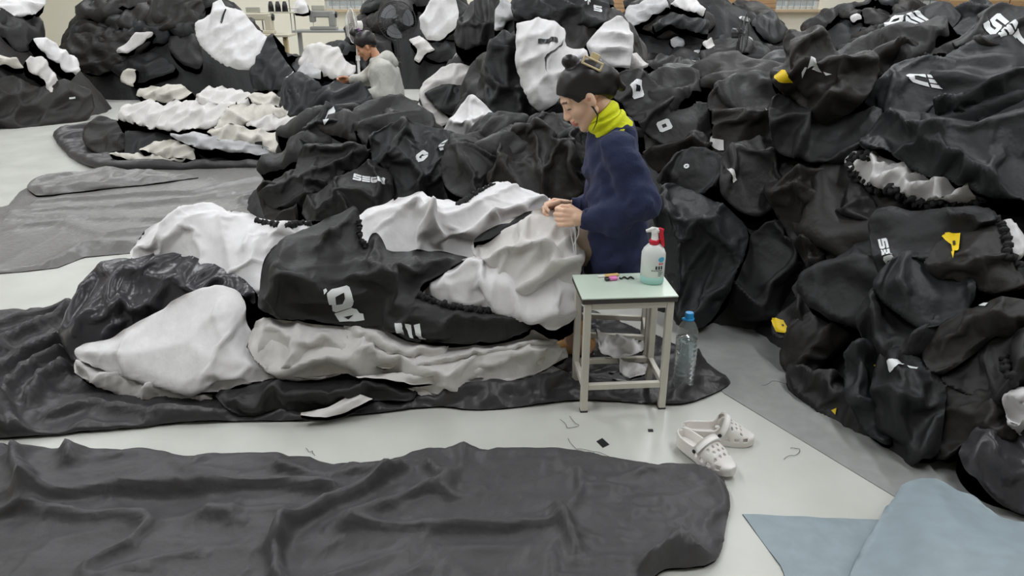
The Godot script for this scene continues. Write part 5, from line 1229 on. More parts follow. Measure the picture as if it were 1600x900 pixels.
	put("knife_tip", box_mesh(Vector3(0.028, 0.006, 0.014), 0.002), mat(srgb(240, 240, 232), 0.4), o, Vector3(-0.03, 0.004, 0))
	o = base("lighter", on_y(955, 438, H), "small pink lighter with black end beside the utility knife", "lighter"); o.rotation.y = deg_to_rad(16)
	put("lighter_body", box_mesh(Vector3(0.032, 0.013, 0.02), 0.005), mat(srgb(240, 130, 200), 0.35), o, Vector3(0.008, 0.008, 0))
	put("lighter_head", box_mesh(Vector3(0.018, 0.012, 0.018), 0.003), M.plastic_black, o, Vector3(-0.017, 0.007, 0))
	var pts := []
	for k in 14:
		var f := k / 13.0
		pts.append(on_y(968 + f * 22, 434 + sin(f * 14.0) * 1.4, H + 0.004))
	tag(put("lanyard", tube_mesh(pts, [0.003], 6), M.elastic), "short black lanyard cord lying behind the pink lighter", "cord")
	# water bottle on the floor
	at = on_y(1066, 607, 0.008)
	o = base("water_bottle", at, "clear plastic water bottle with blue cap standing beside the stool table", "bottle")
	var pet := StandardMaterial3D.new(); pet.albedo_color = Color(0.92, 0.96, 0.97, 0.12); pet.transparency = BaseMaterial3D.TRANSPARENCY_ALPHA; pet.roughness = 0.06
	var wat := StandardMaterial3D.new(); wat.albedo_color = Color(0.86, 0.94, 0.95, 0.04); wat.refraction_enabled = true; wat.refraction_scale = 0.033; wat.roughness = 0.02
	var pr := [Vector2(0.001, 0.008), Vector2(0.03, 0.0), Vector2(0.041, 0.004), Vector2(0.0435, 0.014)]
	for k in 9:
		var y := 0.03 + k * 0.021
		pr.append(Vector2(0.0435, y)); pr.append(Vector2(0.0425, y + 0.006)); pr.append(Vector2(0.0418, y + 0.0105)); pr.append(Vector2(0.0425, y + 0.015))
	pr.append_array([Vector2(0.0435, 0.222), Vector2(0.043, 0.24), Vector2(0.038, 0.265), Vector2(0.028, 0.287), Vector2(0.017, 0.302), Vector2(0.0135, 0.31), Vector2(0.0135, 0.322)])
	put("bottle_wall", lathe_mesh(pr, 28), pet, o)
	var wp := [Vector2(0.0, 0.006)]
	for p in pr:
		if p.y > 0.003 and p.y < 0.236: wp.append(Vector2(p.x - 0.0015, p.y + 0.001))
	wp.append(Vector2(0, 0.238))
	put("water", lathe_mesh(wp, 28), wat, o)
	var blue := mat(srgb(36, 156, 222), 0.35)
	put("neck_ring", lathe_mesh([Vector2(0.012, 0.302), Vector2(0.02, 0.303), Vector2(0.02, 0.31), Vector2(0.012, 0.311)], 20), blue, o)
	var st3 := begin()
	lathe(st3, [Vector2(0, 0.309), Vector2(0.0165, 0.309), Vector2(0.0165, 0.33), Vector2(0.015, 0.333), Vector2(0, 0.333)], 24)
	tube(st3, [Vector3(-0.014, 0.308, 0.006), Vector3(-0.024, 0.31, 0.008), Vector3(-0.03, 0.312, 0.01)], [0.007, 0.006, 0.003], 6)
	put("cap", done(st3), blue, o)

# ------------------------------------------------------------------ clogs, scraps and threads on the floor
func clog(called_label: String, heel: Vector2, toe: Vector2, flip: float, lift := 0.0) -> void:
	var a := on_y(heel.x, heel.y, lift); var b := on_y(toe.x, toe.y, lift)
	var o := base("clog", (a + b) * 0.5, called_label, "shoe", "pair of white clogs")
	var d := b - a; o.rotation.y = atan2(-d.z, d.x)
	var rub := mat(srgb(236, 232, 228), 0.5); rub.subsurf_scatter_enabled = true; rub.subsurf_scatter_strength = 0.05
	var holes := []
	for r in 4:
		for k in 3 + r % 2:
			holes.append(Vector2(0.045 + r * 0.0165, (k - (2 + r % 2) * 0.5) * 0.021))
	var fn := func(p: Vector3) -> float:
		var u := (p.x + 0.125) / 0.25
		if u < 0.0 or u > 1.0: return 0.02
		var w := 0.036 + 0.012 * smoothstep(0.35, 0.72, u)
		w *= pow(maxf(0.0, 1.0 - pow(absf(u - 0.5) * 2.0, 5.0 if u < 0.5 else 3.6)), 0.5)
		var bend := flip * 0.008 * sin(u * PI)
		var z := p.z - bend
		var top: float
		if u < 0.5: top = 0.058 - 0.006 * sin(u * TAU)
		else: top = 0.056
		var inst := 0.088 - 0.05 * smoothstep(0.56, 1.0, u)
		if u > 0.42: top = lerpf(top, inst, smoothstep(0.42, 0.56, u))
		var sole := 0.02 + 0.006 * smoothstep(0.75, 1.0, u)
		var y := p.y
		var base_y := 0.006 * smoothstep(0.82, 1.0, u)
		var yy := maxf(y - sole, 0.0) / maxf(top - sole, 0.01)
		var zz := absf(z) / maxf(w, 0.001)
		var outer: float
		if y < sole: outer = maxf((zz - (0.93 + 0.07 * y / sole)) * w, base_y - y)
		else: outer = (pow(pow(zz, 2.8) + pow(yy, 2.8), 1.0 / 2.8) - 1.0) * minf(w, top - sole) if u > 0.5 else maxf((zz - 1.0) * w, y - top)
		# foot room
		var wi := w - 0.007; var ti := top - 0.007
		var zi := absf(z) / maxf(wi, 0.001); var yi := maxf(y - sole, 0.0) / maxf(ti - sole, 0.01)
		var inner: float
		if u > 0.5: inner = (pow(pow(zi, 2.8) + pow(yi, 2.8), 1.0 / 2.8) - 1.0) * 0.03
		else: inner = (zi - 1.0) * w
		inner = maxf(inner, (sole - 0.002) - y)
		inner = maxf(inner, maxf(0.03 - u, u - 0.93) * 0.25)
		if u < 0.5: inner = maxf(inner, -0.02 if y > sole else 0.01)
		var res := maxf(outer, -inner)
		# mouth: cut the instep back on a slope
		var mouth := maxf(u * 0.25 - 0.125 - (y - 0.055) * 0.35 - 0.012, 0.05 - y)
		mouth = maxf(mouth, absf(z) - maxf(w - 0.007, 0.0) * clampf(1.2 - (u - 0.42) * 3.0, 0.0, 1.0))
		res = maxf(res, -mouth)
		if y > 0.04:
			for h: Vector2 in holes:
				var dx := p.x - h.x + 0.02; var dz := z - h.y
				res = maxf(res, 0.0042 - sqrt(dx * dx + dz * dz))
		elif y > 0.022:
			for k in 4:
				var dx := absf(p.x - (0.0 + k * 0.03)); var dy := absf(y - 0.031)
				if zz > 0.7: res = maxf(res, minf(0.0075 - dx, 0.0055 - dy))
		return res
	var st := begin(true)
	nets(st, Vector3(-0.132, -0.006, -0.062), Vector3(0.132, 0.096, 0.062), 0.003, 0.01, [], fn, null, 6)
	put("clog_body", done(st), rub, o)
	var strap := []
	for k in 13:
		var t := k / 12.0 * PI
		strap.append(Vector3(0.004 + 0.022 * sin(t), 0.05 + 0.05 * sin(t), -cos(t) * 0.051 + flip * 0.006))
	var s2 := begin(true)
	for k in 12:
		var p0: Vector3 = strap[k]; var p1: Vector3 = strap[k + 1]
		var wv := Vector3(0.011, -0.004, 0)
		for e in [1.0, -1.0]:
			var off: Vector3 = Vector3(0, 0.0025, 0) * e
			quad(s2, p0 - wv + off, p1 - wv + off, p1 + wv + off, p0 + wv + off, e > 0)
		quad(s2, p0 + wv + Vector3(0, 0.0025, 0), p1 + wv + Vector3(0, 0.0025, 0), p1 + wv - Vector3(0, 0.0025, 0), p0 + wv - Vector3(0, 0.0025, 0))
		quad(s2, p0 - wv + Vector3(0, 0.0025, 0), p1 - wv + Vector3(0, 0.0025, 0), p1 - wv - Vector3(0, 0.0025, 0), p0 - wv - Vector3(0, 0.0025, 0), true)
	put("heel_strap", done(s2), rub, o)
	for sz in [-1, 1]:
		var rv := put("rivet", lathe_mesh([Vector2(0, -0.002), Vector2(0.007, -0.002), Vector2(0.007, 0.001), Vector2(0.005, 0.002), Vector2(0, 0.002)], 14), M.plastic_black, o, Vector3(0.0, 0.05, sz * 0.0525 + flip * 0.006)); rv.rotation.x = PI / 2
func floor_things() -> void:
	clog("white clog with toe pointing toward the charcoal sheet", Vector2(1064, 692), Vector2(1141, 743), 1.0, 0.012)
	clog("white clog lying behind its pair with toe toward the grey floor sheet", Vector2(1062, 683), Vector2(1180, 694), -1.0)
	# offcuts
	var k := 0
	for q in [[932, 690, 941, 685, 952, 695, 942, 700, "small black fabric tab on bare floor near the stool table"], [1012, 671, 1020, 671, 1021, 675, 1013, 675, "tiny black fabric tab behind the clogs"]]:
		var poly := PackedVector2Array()
		for i in 4:
			var w := on_y(q[i * 2], q[i * 2 + 1], 0.0); poly.append(Vector2(w.x, -w.z))
		var st := begin(); prism(st, poly, Transform3D(Basis(Vector3.RIGHT, -PI / 2), Vector3(0, 0.002, 0)), 0.002)
		tag(put("fabric_tab", done(st), M.plastic_black), q[8], "offcut")
	for q in [[[930, 520, 948, 530, 965, 528, 985, 534, 1003, 540, 1004, 552, 985, 560, 960, 562, 940, 556], "crumpled white lining offcut lying under the stool table", -2.72, 0.025, 1.3], [[965, 565, 990, 572, 1010, 575, 1006, 590, 985, 595, 968, 588], "pinkish white offcut beneath the stool table's stretcher", -2.66, 0.015, 1.2]]:
		var c := cloth_px([], q[0], {"z": q[2], "n": Vector3(0, 0.8, 0.6), "h": q[3], "R": 0.06, "ex": q[4], "ey": q[4], "crease": 0.045, "lsize": 0.1, "free": 0.8, "soft": 0, "cell": 0.006, "ramp": 0.01, "seed": 88})
		var o := put("lining_offcut", cloth_mesh(c, 0.02, c.o), M.white, self, c.o)
		tag(o, q[1], "offcut")
	var n := 0
	for s in [[[917, 562, 925, 575, 938, 598], "straight white ribbon strip leaning inside the stool table's frame"], [[935, 590, 955, 582, 972, 576], "white ribbon strip lying across under the stool table"], [[945, 600, 960, 592, 985, 596], "curled white ribbon strip on the black sheet under the stool table"], [[830, 600, 842, 596, 856, 586], "short white ribbon strip beside the cover being sewn"], [[850, 580, 866, 590, 886, 578], "twisted white ribbon strip next to the stool table's leg"], [[925, 556, 935, 552, 948, 545], "grey ribbon strip tucked by the stool table's leg"]]:
		var st := begin(true); n += 1
		var ps := pv(s[0]); var cv := Curve2D.new()
		for i in ps.size():
			var t := (ps[mini(i + 1, ps.size() - 1)] - ps[maxi(i - 1, 0)]) * 0.2
			cv.add_point(ps[i], -t, t)
		var m := 12
		var prev := []
		for i in m + 1:
			var p := cv.sample_baked(cv.get_baked_length() * i / m)
			var w := on_y(p.x, p.y, 0.02 + 0.008 * sin(i * 0.7 + n))
			var row := [w + Vector3(-0.006, 0.004 * sin(i + n), 0.006), w + Vector3(0.006, -0.003, -0.006)]
			if i: quad(st, prev[0], prev[1], row[1], row[0])
			prev = row
		tag(put("ribbon_strip", done(st), M.white2), s[1], "offcut")
	# loose threads
	var r := RandomNumberGenerator.new(); r.seed = 5
	for s in [[888, 685, 900, 702, 930, 706, 960, 716, "hair-thin dark thread curling on bare floor by the stool table"], [478, 700, 482, 706, 488, 704, 492, 712, "frayed dark thread at the charcoal sheet's edge"], [1235, 700, 1250, 702, 1240, 712, 1225, 718, "thin dark thread on the pale floor by the grey sheet"], [875, 655, 885, 668, 905, 664, 890, 650, "looped thin thread near the stool table's front leg"], [1190, 602, 1205, 596, 1230, 599, 1240, 592, "thin dark thread lying on the grey floor sheet"]]:
		var pts := []
		var cv := Curve2D.new()
		for i in 4:
			cv.add_point(Vector2(s[i * 2], s[i * 2 + 1]), Vector2(r.randf_range(-6, 6), r.randf_range(-4, 4)), Vector2(r.randf_range(-6, 6), r.randf_range(-4, 4)))
		for i in 24:
			var p := cv.sample_baked(cv.get_baked_length() * i / 23.0)
			pts.append(on_y(p.x, p.y, 0.0035))
		tag(put("thread", tube_mesh(pts, [0.0009], 4), M.chip), s[8], "thread")

# ------------------------------------------------------------------ fans, sewing tables, cartons at the back
func fan(at: Vector3, height: float, r: float, turn: float, tilt: float, m: Material, blade_m: Material, label: String) -> void:
	var o := base("standing_fan", at, label, "fan"); o.rotation.y = turn
	put("base", lathe_mesh([Vector2(0, 0), Vector2(0.24, 0), Vector2(0.24, 0.015), Vector2(0.08, 0.035), Vector2(0.03, 0.05), Vector2(0, 0.05)], 28), m, o)
	put("pole", tube_mesh([Vector3(0, 0.04, 0), Vector3(0, height - 0.1, 0)], [0.022, 0.018], 10), m, o)
	put("collar", tube_mesh([Vector3(0, height * 0.5, 0), Vector3(0, height * 0.5 + 0.07, 0)], [0.032], 12), m, o)
	var h := Node3D.new(); h.name = "fan_head"; o.add_child(h); h.position = Vector3(0, height, 0.06); h.rotation.x = tilt
	var st := begin(true)
	tube(st, [Vector3(0, 0, -0.16), Vector3(0, 0, -0.15), Vector3(0, 0, -0.04), Vector3(0, 0, -0.02)], [0.04, 0.065, 0.065, 0.04], 16)
	put("motor", done(st), m, h)
	st = begin(true)
	for zz in [[0.06, 0.3], [0.055, 0.65], [0.0, 1.0], [-0.045, 0.8], [-0.06, 0.45]]:
		var ring := []
		for k in 40: ring.append(Vector3(cos(TAU * k / 40) * r * zz[1], sin(TAU * k / 40) * r * zz[1], zz[0]))
		tube(st, ring, [0.006 if zz[1] == 1.0 else 0.003], 5, true)
	for k in 48:
		var a := TAU * k / 48; var d := Vector3(cos(a), sin(a), 0)
		tube(st, [d * r * 0.12 + Vector3(0, 0, 0.062), d * r * 0.6 + Vector3(0, 0, 0.058), d * r, d * r * 0.75 + Vector3(0, 0, -0.05), d * r * 0.2 + Vector3(0, 0, -0.065)], [0.0016], 4)
	put("cage", done(st), m, h)
	put("badge", lathe_mesh([Vector2(0, 0), Vector2(r * 0.13, 0), Vector2(r * 0.12, 0.008), Vector2(0, 0.01)], 20), m, h, Vector3(0, 0, 0.06)).rotation.x = PI / 2
	for k in 3:
		st = begin(true)
		var n := 8
		for i in n:
			for j in 6:
				var q := []
				for e in [[0, 0], [1, 0], [1, 1], [0, 1]]:
					var u := float(i + e[0]) / n; var v := float(j + e[1]) / 6 - 0.5
					var rad := lerpf(r * 0.16, r * 0.88, u); var wa := (0.5 + 0.75 * sin(u * PI * 0.8)) * v
					var a := TAU * k / 3 + wa + 0.3 * u
					q.append(Vector3(cos(a) * rad, sin(a) * rad, v * 0.045))
				quad(st, q[0], q[1], q[2], q[3])
		put("blade", done(st), blade_m, h)
func back_things() -> void:
	var blk := mat(srgb(34, 34, 36), 0.35); var bl2 := mat(srgb(128, 130, 134), 0.35); var wht := mat(srgb(214, 212, 208), 0.4); var wh2 := mat(srgb(176, 168, 164), 0.4)
	fan(Vector3(-1.54, 0, -10.6), 1.08, 0.25, 0.12, 0.05, blk, bl2, "black standing fan with round cage behind the person in the pale hoodie")
	fan(Vector3(-2.28, 0, -11.5), 0.98, 0.24, -1.15, 0.0, wht, wh2, "white standing fan turned sideways behind the person's dark hair")
	fan(Vector3(3.02, 0, -10.45), 0.93, 0.26, 1.25, 0.0, blk, bl2, "black standing fan turned edge-on before the cartons")
	# wooden strip
	tag(put("wooden_strip", box_mesh(Vector3(0.1, 0.2, 0.04), 0.004), mat(srgb(196, 158, 120), 0.6), self, Vector3(-2.75, 0.1, -9.6)), "short wooden board end standing by the lettered black cover", "board")
	# sewing tables with machines
	var wood := mat(srgb(206, 184, 140), 0.55); var cream := mat(srgb(206, 200, 180), 0.4); var grey := mat(srgb(150, 150, 146), 0.4)
	var k := 0
	for s in [[-4.35, -13.6, "sewing table with wooden legs carrying the cream machine", "cream sewing machine with black thread cones", true], [-3.55, -14.9, "grey-topped sewing table under the thread stand near the wall", "grey sewing machine head with a white cloth draped over it", false]]:
		var o := base("sewing_table", Vector3(s[0], 0, s[1]), s[2], "table")
		put("table_top", box_mesh(Vector3(1.1, 0.04, 0.55), 0.006), cream if s[4] else grey, o, Vector3(0, 0.73, 0))
		for sx in [-1, 1]:
			put("leg", box_mesh(Vector3(0.07, 0.7, 0.09), 0.006), wood if s[4] else grey, o, Vector3(sx * 0.45, 0.355, 0.1))
			put("foot", box_mesh(Vector3(0.08, 0.05, 0.5), 0.006), grey, o, Vector3(sx * 0.45, 0.028, 0))
		var m := base("sewing_machine", Vector3(s[0], 0.75, s[1]), s[3], "sewing machine")
		var body := cream if s[4] else grey
		put("bed", box_mesh(Vector3(0.5, 0.06, 0.18), 0.012), body, m, Vector3(0, 0.03, 0))
		put("column", box_mesh(Vector3(0.12, 0.26, 0.16), 0.02), body, m, Vector3(0.17, 0.18, 0))
		put("arm", box_mesh(Vector3(0.46, 0.12, 0.15), 0.02), body, m, Vector3(-0.02, 0.28, 0))
		var hd := put("needle_head", box_mesh(Vector3(0.1, 0.17, 0.14), 0.015), body, m, Vector3(-0.2, 0.22, 0))
		put("needle", tube_mesh([Vector3(0, -0.085, 0), Vector3(0, -0.16, 0)], [0.005], 6), grey, hd)
		put("control_panel", box_mesh(Vector3(0.24, 0.09, 0.05), 0.008), mat(srgb(188, 186, 172), 0.4), m, Vector3(-0.08, 0.39, 0))
		var wl := put("hand_wheel", lathe_mesh([Vector2(0, 0), Vector2(0.055, 0), Vector2(0.06, 0.015), Vector2(0.05, 0.03), Vector2(0, 0.03)], 20), blk, m, Vector3(0.232, 0.27, 0)); wl.rotation.z = -PI / 2
		if s[4]:
			for x in [0.1, 0.22, 0.34]:
				var cone := base("thread_cone", Vector3(s[0] + x + 0.1, 1.1, s[1] - 0.1), "black thread cone on the shelf above the cream sewing machine", "thread cone", "black thread cones")
				put("yarn", lathe_mesh([Vector2(0, 0.01), Vector2(0.05, 0.01), Vector2(0.045, 0.1), Vector2(0.028, 0.17), Vector2(0, 0.175)], 16), blk, cone)
				put("foot_disc", lathe_mesh([Vector2(0, 0), Vector2(0.06, 0), Vector2(0.06, 0.01), Vector2(0, 0.01)], 16), grey, cone)
			var sh := base("thread_shelf", Vector3(s[0] + 0.3, 0.75, s[1] - 0.12), "narrow shelf on posts behind the cream sewing machine", "shelf")
			put("board", box_mesh(Vector3(0.62, 0.02, 0.2), 0.004), cream, sh, Vector3(0, 0.34, 0))
			for sx in [-1, 1]: put("post", tube_mesh([Vector3(sx * 0.28, 0, 0), Vector3(sx * 0.28, 0.33, 0)], [0.012], 8), grey, sh)
		else:
			var dc := cloth_px([], [455, 20, 460, 4, 468, -4, 478, 2, 484, 18, 475, 22], {"z": s[1] + 0.12, "n": Vector3(0, 0.4, 0.9), "h": 0.06, "cell": 0.03, "skirt": 0.1})
			tag(put("white_cloth", cloth_mesh(dc, 0.12, dc.o), M.white, self, dc.o), "white cloth draped over the grey sewing machine head", "cloth")
		var ts := base("thread_stand", Vector3(s[0] + 0.5, 0.75, s[1] - 0.18), "thin steel thread stand rising behind the cream sewing machine" if s[4] else "thin steel thread stand rising behind the grey sewing machine", "thread stand")
		put("pole", tube_mesh([Vector3.ZERO, Vector3(0, 0.75, 0)], [0.008], 6), grey, ts)
		put("cross_arm", tube_mesh([Vector3(-0.2, 0.74, 0), Vector3(0.2, 0.74, 0)], [0.005], 6), grey, ts)
		put("cross_arm", tube_mesh([Vector3(-0.15, 0.4, 0), Vector3(0.15, 0.4, 0)], [0.005], 6), grey, ts)
	var ts2 := base("thread_stand", Vector3(-2.85, 0, -15.6), "thin thread stand against the wall above the white fan", "thread stand")
	put("pole", tube_mesh([Vector3.ZERO, Vector3(0, 1.55, 0)], [0.01], 6), grey, ts2)
	for y in [1.05, 1.3, 1.5]: put("cross_arm", tube_mesh([Vector3(-0.22, y, 0), Vector3(0.2, y, 0)], [0.006], 6), grey, ts2)
	# cartons
	var card := StandardMaterial3D.new(); card.albedo_color = srgb(196, 158, 116); card.roughness = 0.8; card.uv1_triplanar = true; card.uv1_scale = Vector3(1.5, 6, 1.5); card.albedo_texture = noise_tex(0.02, Color(0.9, 0.9, 0.9), Color(1, 1, 1), 55, 3, 128)
	var tape := mat(srgb(206, 176, 132), 0.3)
	k = 0
	var box := func(x: float, y: float, z: float, w: float, h: float, label: String) -> void:
		var o := base("carton", Vector3(x, y, z), label, "carton", "brown cartons by the far wall")
		put("box_body", box_mesh(Vector3(w, h, 0.5), 0.006), card, o, Vector3(0, h / 2, 0))
		put("tape", box_mesh(Vector3(w * 0.99, 0.05, 0.002), 0.0005), tape, o, Vector3(0, h * 0.5, 0.2515))
		put("flap_seam", box_mesh(Vector3(w * 0.99, 0.006, 0.003), 0.0005), M.chip, o, Vector3(0, h * 0.82, 0.2515))
	for i in 3:
		for j in 4: box.call(1.55 + i * 0.62, j * 0.4, -15.6, 0.58, 0.395, "brown carton in the stack behind the tall middle heap")
	for i in 2:
		for j in 4: box.call(4.35 + i * 0.5, j * 0.4, -15.6, 0.48, 0.395, "brown carton in the stack behind the edge-on fan")
	for i in 3:
		for j in 4: box.call(9.15 + i * 0.62, j * 0.36, -16.4, 0.6, 0.355, "brown carton in the stack beside the dark column")

# ------------------------------------------------------------------ people
# head in its own frame: x forward, y up, z to its left; returned as parts in world space
func head_parts(c: Vector3, b: Basis, s: float) -> Array:
	var r := []
	var cap := func(a: Vector3, e: Vector3, ra: float, rb: float) -> void: r.append([0, c + b * (a * s), c + b * (e * s), ra * s, rb * s])
	var ell := func(a: Vector3, q: Vector3) -> void: r.append([1, c + b * (a * s), q * s, b])
	ell.call(Vector3(-0.012, 0.045, 0), Vector3(0.096, 0.083, 0.074))
	ell.call(Vector3(0.028, -0.02, 0), Vector3(0.06, 0.082, 0.06))
	ell.call(Vector3(0.045, -0.062, 0), Vector3(0.042, 0.04, 0.044))
	cap.call(Vector3(0.074, -0.1, -0.006), Vector3(0.074, -0.1, 0.006), 0.0165, 0.0165)
	for z in [-1.0, 1.0]:
		cap.call(Vector3(0.004, -0.055, z * 0.052), Vector3(0.06, -0.092, z * 0.018), 0.018, 0.016)
		ell.call(Vector3(0.058, -0.022, z * 0.036), Vector3(0.028, 0.026, 0.022))
		cap.call(Vector3(0.082, 0.03, z * 0.016), Vector3(0.07, 0.03, z * 0.045), 0.0115, 0.009)
		ell.call(Vector3(0.0745, 0.009, z * 0.032), Vector3(0.0135, 0.0115, 0.016))
		ell.call(Vector3(0.1, -0.031, z * 0.0095), Vector3(0.011, 0.007, 0.007))
		ell.call(Vector3(-0.008, -0.004, z * 0.072), Vector3(0.017, 0.03, 0.011))
		ell.call(Vector3(-0.004, -0.028, z * 0.069), Vector3(0.009, 0.01, 0.008))
	cap.call(Vector3(0.084, 0.018, 0), Vector3(0.107, -0.024, 0), 0.0075, 0.0098)
	cap.call(Vector3(0.09, -0.056, -0.013), Vector3(0.09, -0.056, 0.013), 0.0085, 0.0085)
	cap.call(Vector3(0.096, -0.0545, -0.01), Vector3(0.096, -0.0545, 0.01), 0.0052, 0.0052)
	cap.call(Vector3(0.0935, -0.068, -0.01), Vector3(0.0935, -0.068, 0.01), 0.0062, 0.0062)
	return r
func hair_parts(c: Vector3, b: Basis, s: float, extra: Array) -> Array:
	var r := [[1, c + b * (Vector3(-0.014, 0.045, 0) * s), Vector3(0.107, 0.087, 0.084) * s, b], [1, c + b * (Vector3(-0.05, 0.01, 0) * s), Vector3(0.064, 0.07, 0.072) * s, b]]
	r.append_array(extra)
	r.append([1, c + b * (Vector3(0.098, -0.035, 0) * s), Vector3(0.075, 0.105, 0.13) * s, b, "-"])
	r.append([1, c + b * (Vector3(0.01, -0.07, 0) * s), Vector3(0.075, 0.085, 0.2) * s, b, "-"])
	return r
# a hand: wrist, forward, up (thumb side) and outward (back of the hand) directions
func hand_parts(w: Vector3, f: Vector3, u: Vector3, s: Vector3, k: float, curl: float) -> Array:
	var r := []
	var at := func(x: float, y: float, z: float) -> Vector3: return w + (f * x + u * y + s * z) * k
	r.append([0, at.call(-0.02, 0, 0), at.call(0.02, 0, 0), 0.024 * k, 0.025 * k])
	for i in 4:
		var y := 0.029 - 0.0195 * i
		r.append([0, at.call(0.01, y * 0.6, 0), at.call(0.074 - 0.004 * absf(i - 1), y, 0.003), 0.0155 * k, 0.0115 * k])
		var p: Vector3 = at.call(0.08 - 0.004 * absf(i - 1.0), y, 0.004)
		var a := 0.25
		var l: Array = [[0.041, 0.026, 0.021], [0.045, 0.029, 0.022], [0.042, 0.027, 0.021], [0.033, 0.021, 0.018]][i]
		for sg in 3:
			a += curl * [0.55, 1.15, 0.8][sg] * (1.0 + 0.08 * i)
			var q: Vector3 = p + (f * cos(a) - s * sin(a) + u * (0.04 * (1.5 - i))) * l[sg] * k
			r.append([0, p, q, (0.0096 - 0.0008 * sg) * k, (0.009 - 0.0009 * sg) * k])
			p = q
	var t0: Vector3 = at.call(0.02, 0.024, -0.008); var t1: Vector3 = at.call(0.052, 0.044, -0.02); var t2: Vector3 = at.call(0.085, 0.043, -0.03); var t3: Vector3 = at.call(0.108, 0.034, -0.036)
	r.append([0, t0, t1, 0.0145 * k, 0.0115 * k]); r.append([0, t1, t2, 0.011 * k, 0.0098 * k]); r.append([0, t2, t3, 0.0098 * k, 0.0078 * k])
	return r
func people() -> void:
	body_noise.seed = 4; body_noise.frequency = 9.0; body_noise.fractal_octaves = 2
	# ---- the person in navy, seated, facing the cover in front of her
	var org := Vector3(0.43, 0, -2.95)
	var o := base("person", org, "seated person in navy sweater and yellow turtleneck sewing the big white and black cover", "person")
	var Z := -2.95
	var hb := Basis(Vector3.BACK, deg_to_rad(36)) * Basis(Vector3.UP, PI) # faces -x, bowed
	hb = Basis(Vector3.UP, deg_to_rad(4)) * hb
	var hc := on_z(916, 148, Z) + Vector3(-0.004, -0.005, 0)
	var neck0 := on_z(957, 206, Z)
	var hp := head_parts(hc, hb, 0.98)
	var sh_n := on_z(968, 236, -2.80); var el_n := on_z(1004, 316, -2.735); var wr_n := on_z(914, 341, -2.80)
	var sh_f := on_z(958, 226, -3.10); var el_f := on_z(962, 318, -3.13); var wr_f := on_z(893, 322, -3.02)
	var hip := Vector3(0.42, 0.545, Z)
	var thick := [[0, on_z(957, 232, Z) + Vector3(0, 0, 0.06), on_z(957, 232, Z) - Vector3(0, 0, 0.06), 0.055, 0.055],
		[0, on_z(962, 290, Z) + Vector3(0, 0, 0.06), hip + Vector3(0, 0, 0.07), 0.075, 0.09], [0, on_z(962, 290, Z) - Vector3(0, 0, 0.06), hip - Vector3(0, 0, 0.07), 0.075, 0.09],
		[0, on_z(957, 232, Z) + Vector3(0, 0, 0.05), on_z(962, 290, Z) + Vector3(0, 0, 0.06), 0.055, 0.075], [0, on_z(957, 232, Z) - Vector3(0, 0, 0.05), on_z(962, 290, Z) - Vector3(0, 0, 0.06), 0.055, 0.075],
		[0, neck0, hc + hb * Vector3(-0.03, -0.05, 0), 0.042, 0.046],
		[0, sh_n, el_n, 0.045, 0.037], [0, el_n, wr_n, 0.036, 0.026], [0, sh_f, el_f, 0.045, 0.037], [0, el_f, wr_f, 0.036, 0.026]]
	var kn := Vector3(0.11, 0.46, -2.98); var kf := Vector3(0.08, 0.46, -3.14)
	var an := Vector3(0.285, 0.1, -2.92); var af := Vector3(0.22, 0.1, -3.08)
	for l in [[hip + Vector3(0, 0, 0.085), kn, an], [hip - Vector3(0, 0, 0.085), kf, af]]:
		thick.append([0, l[0], l[1], 0.075, 0.055]); thick.append([0, l[1], l[2], 0.05, 0.034])
		thick.append([0, l[2] + Vector3(0.03, -0.05, 0), l[2] + Vector3(-0.1, -0.062, 0.01), 0.036, 0.026]); thick.append([0, l[2], l[2] + Vector3(0.03, -0.045, 0), 0.034, 0.035])
	var skin := func(p: Vector3) -> Color:
		var q := hb.inverse() * (p + org - hc) / 0.98
		var base_c := srgb(242, 200, 172).srgb_to_linear()
		if q.x > 0.084 and absf(q.y + 0.061) < 0.0125 and absf(q.z) < 0.024: return srgb(214, 140, 128).srgb_to_linear()
		if q.x > 0.05 and absf(absf(q.z) - 0.033) < 0.017 and absf(q.y - 0.0035) < 0.0028: return srgb(60, 42, 40).srgb_to_linear()
		if q.x > 0.05 and absf(absf(q.z) - 0.033) < 0.019 and absf(q.y - 0.034 + 0.003 * absf(absf(q.z) - 0.03) * 30.0) < 0.004: return srgb(92, 66, 58).srgb_to_linear()
		if absf(absf(q.z) - 0.08) < 0.02 and (q - Vector3(0.0, -0.003, q.z)).length() < 0.008: return srgb(216, 150, 124).srgb_to_linear()
		return base_c
	var sm := mat(Color.WHITE, 0.5); sm.vertex_color_use_as_albedo = true; sm.subsurf_scatter_enabled = true; sm.subsurf_scatter_strength = 0.06
	var st := flesh(thick, 0.015, 0.05, org, null, skin)
	flesh(hp, 0.0036, 0.016, org, st, skin)
	flesh(hand_parts(wr_n + Vector3(-0.012, 0, 0), Vector3(-1, 0.02, -0.12).normalized(), Vector3(0.05, 0.95, -0.25).normalized(), Vector3(-0.1, 0.25, 0.95).normalized(), 0.95, 0.95), 0.0034, 0.006, org, st, skin)
	flesh(hand_parts(wr_f + Vector3(-0.01, 0, 0), Vector3(-0.97, 0.08, 0.2).normalized(), Vector3(0.1, 0.85, 0.5).normalized(), Vector3(0.1, 0.5, -0.85).normalized(), 0.95, 0.8), 0.0034, 0.006, org, st, skin)
	put("body", done(st), sm, o)
	# hair with bun and loose tail
	var bun := on_z(891, 96, Z + 0.01); var crown := on_z(912, 108, Z)
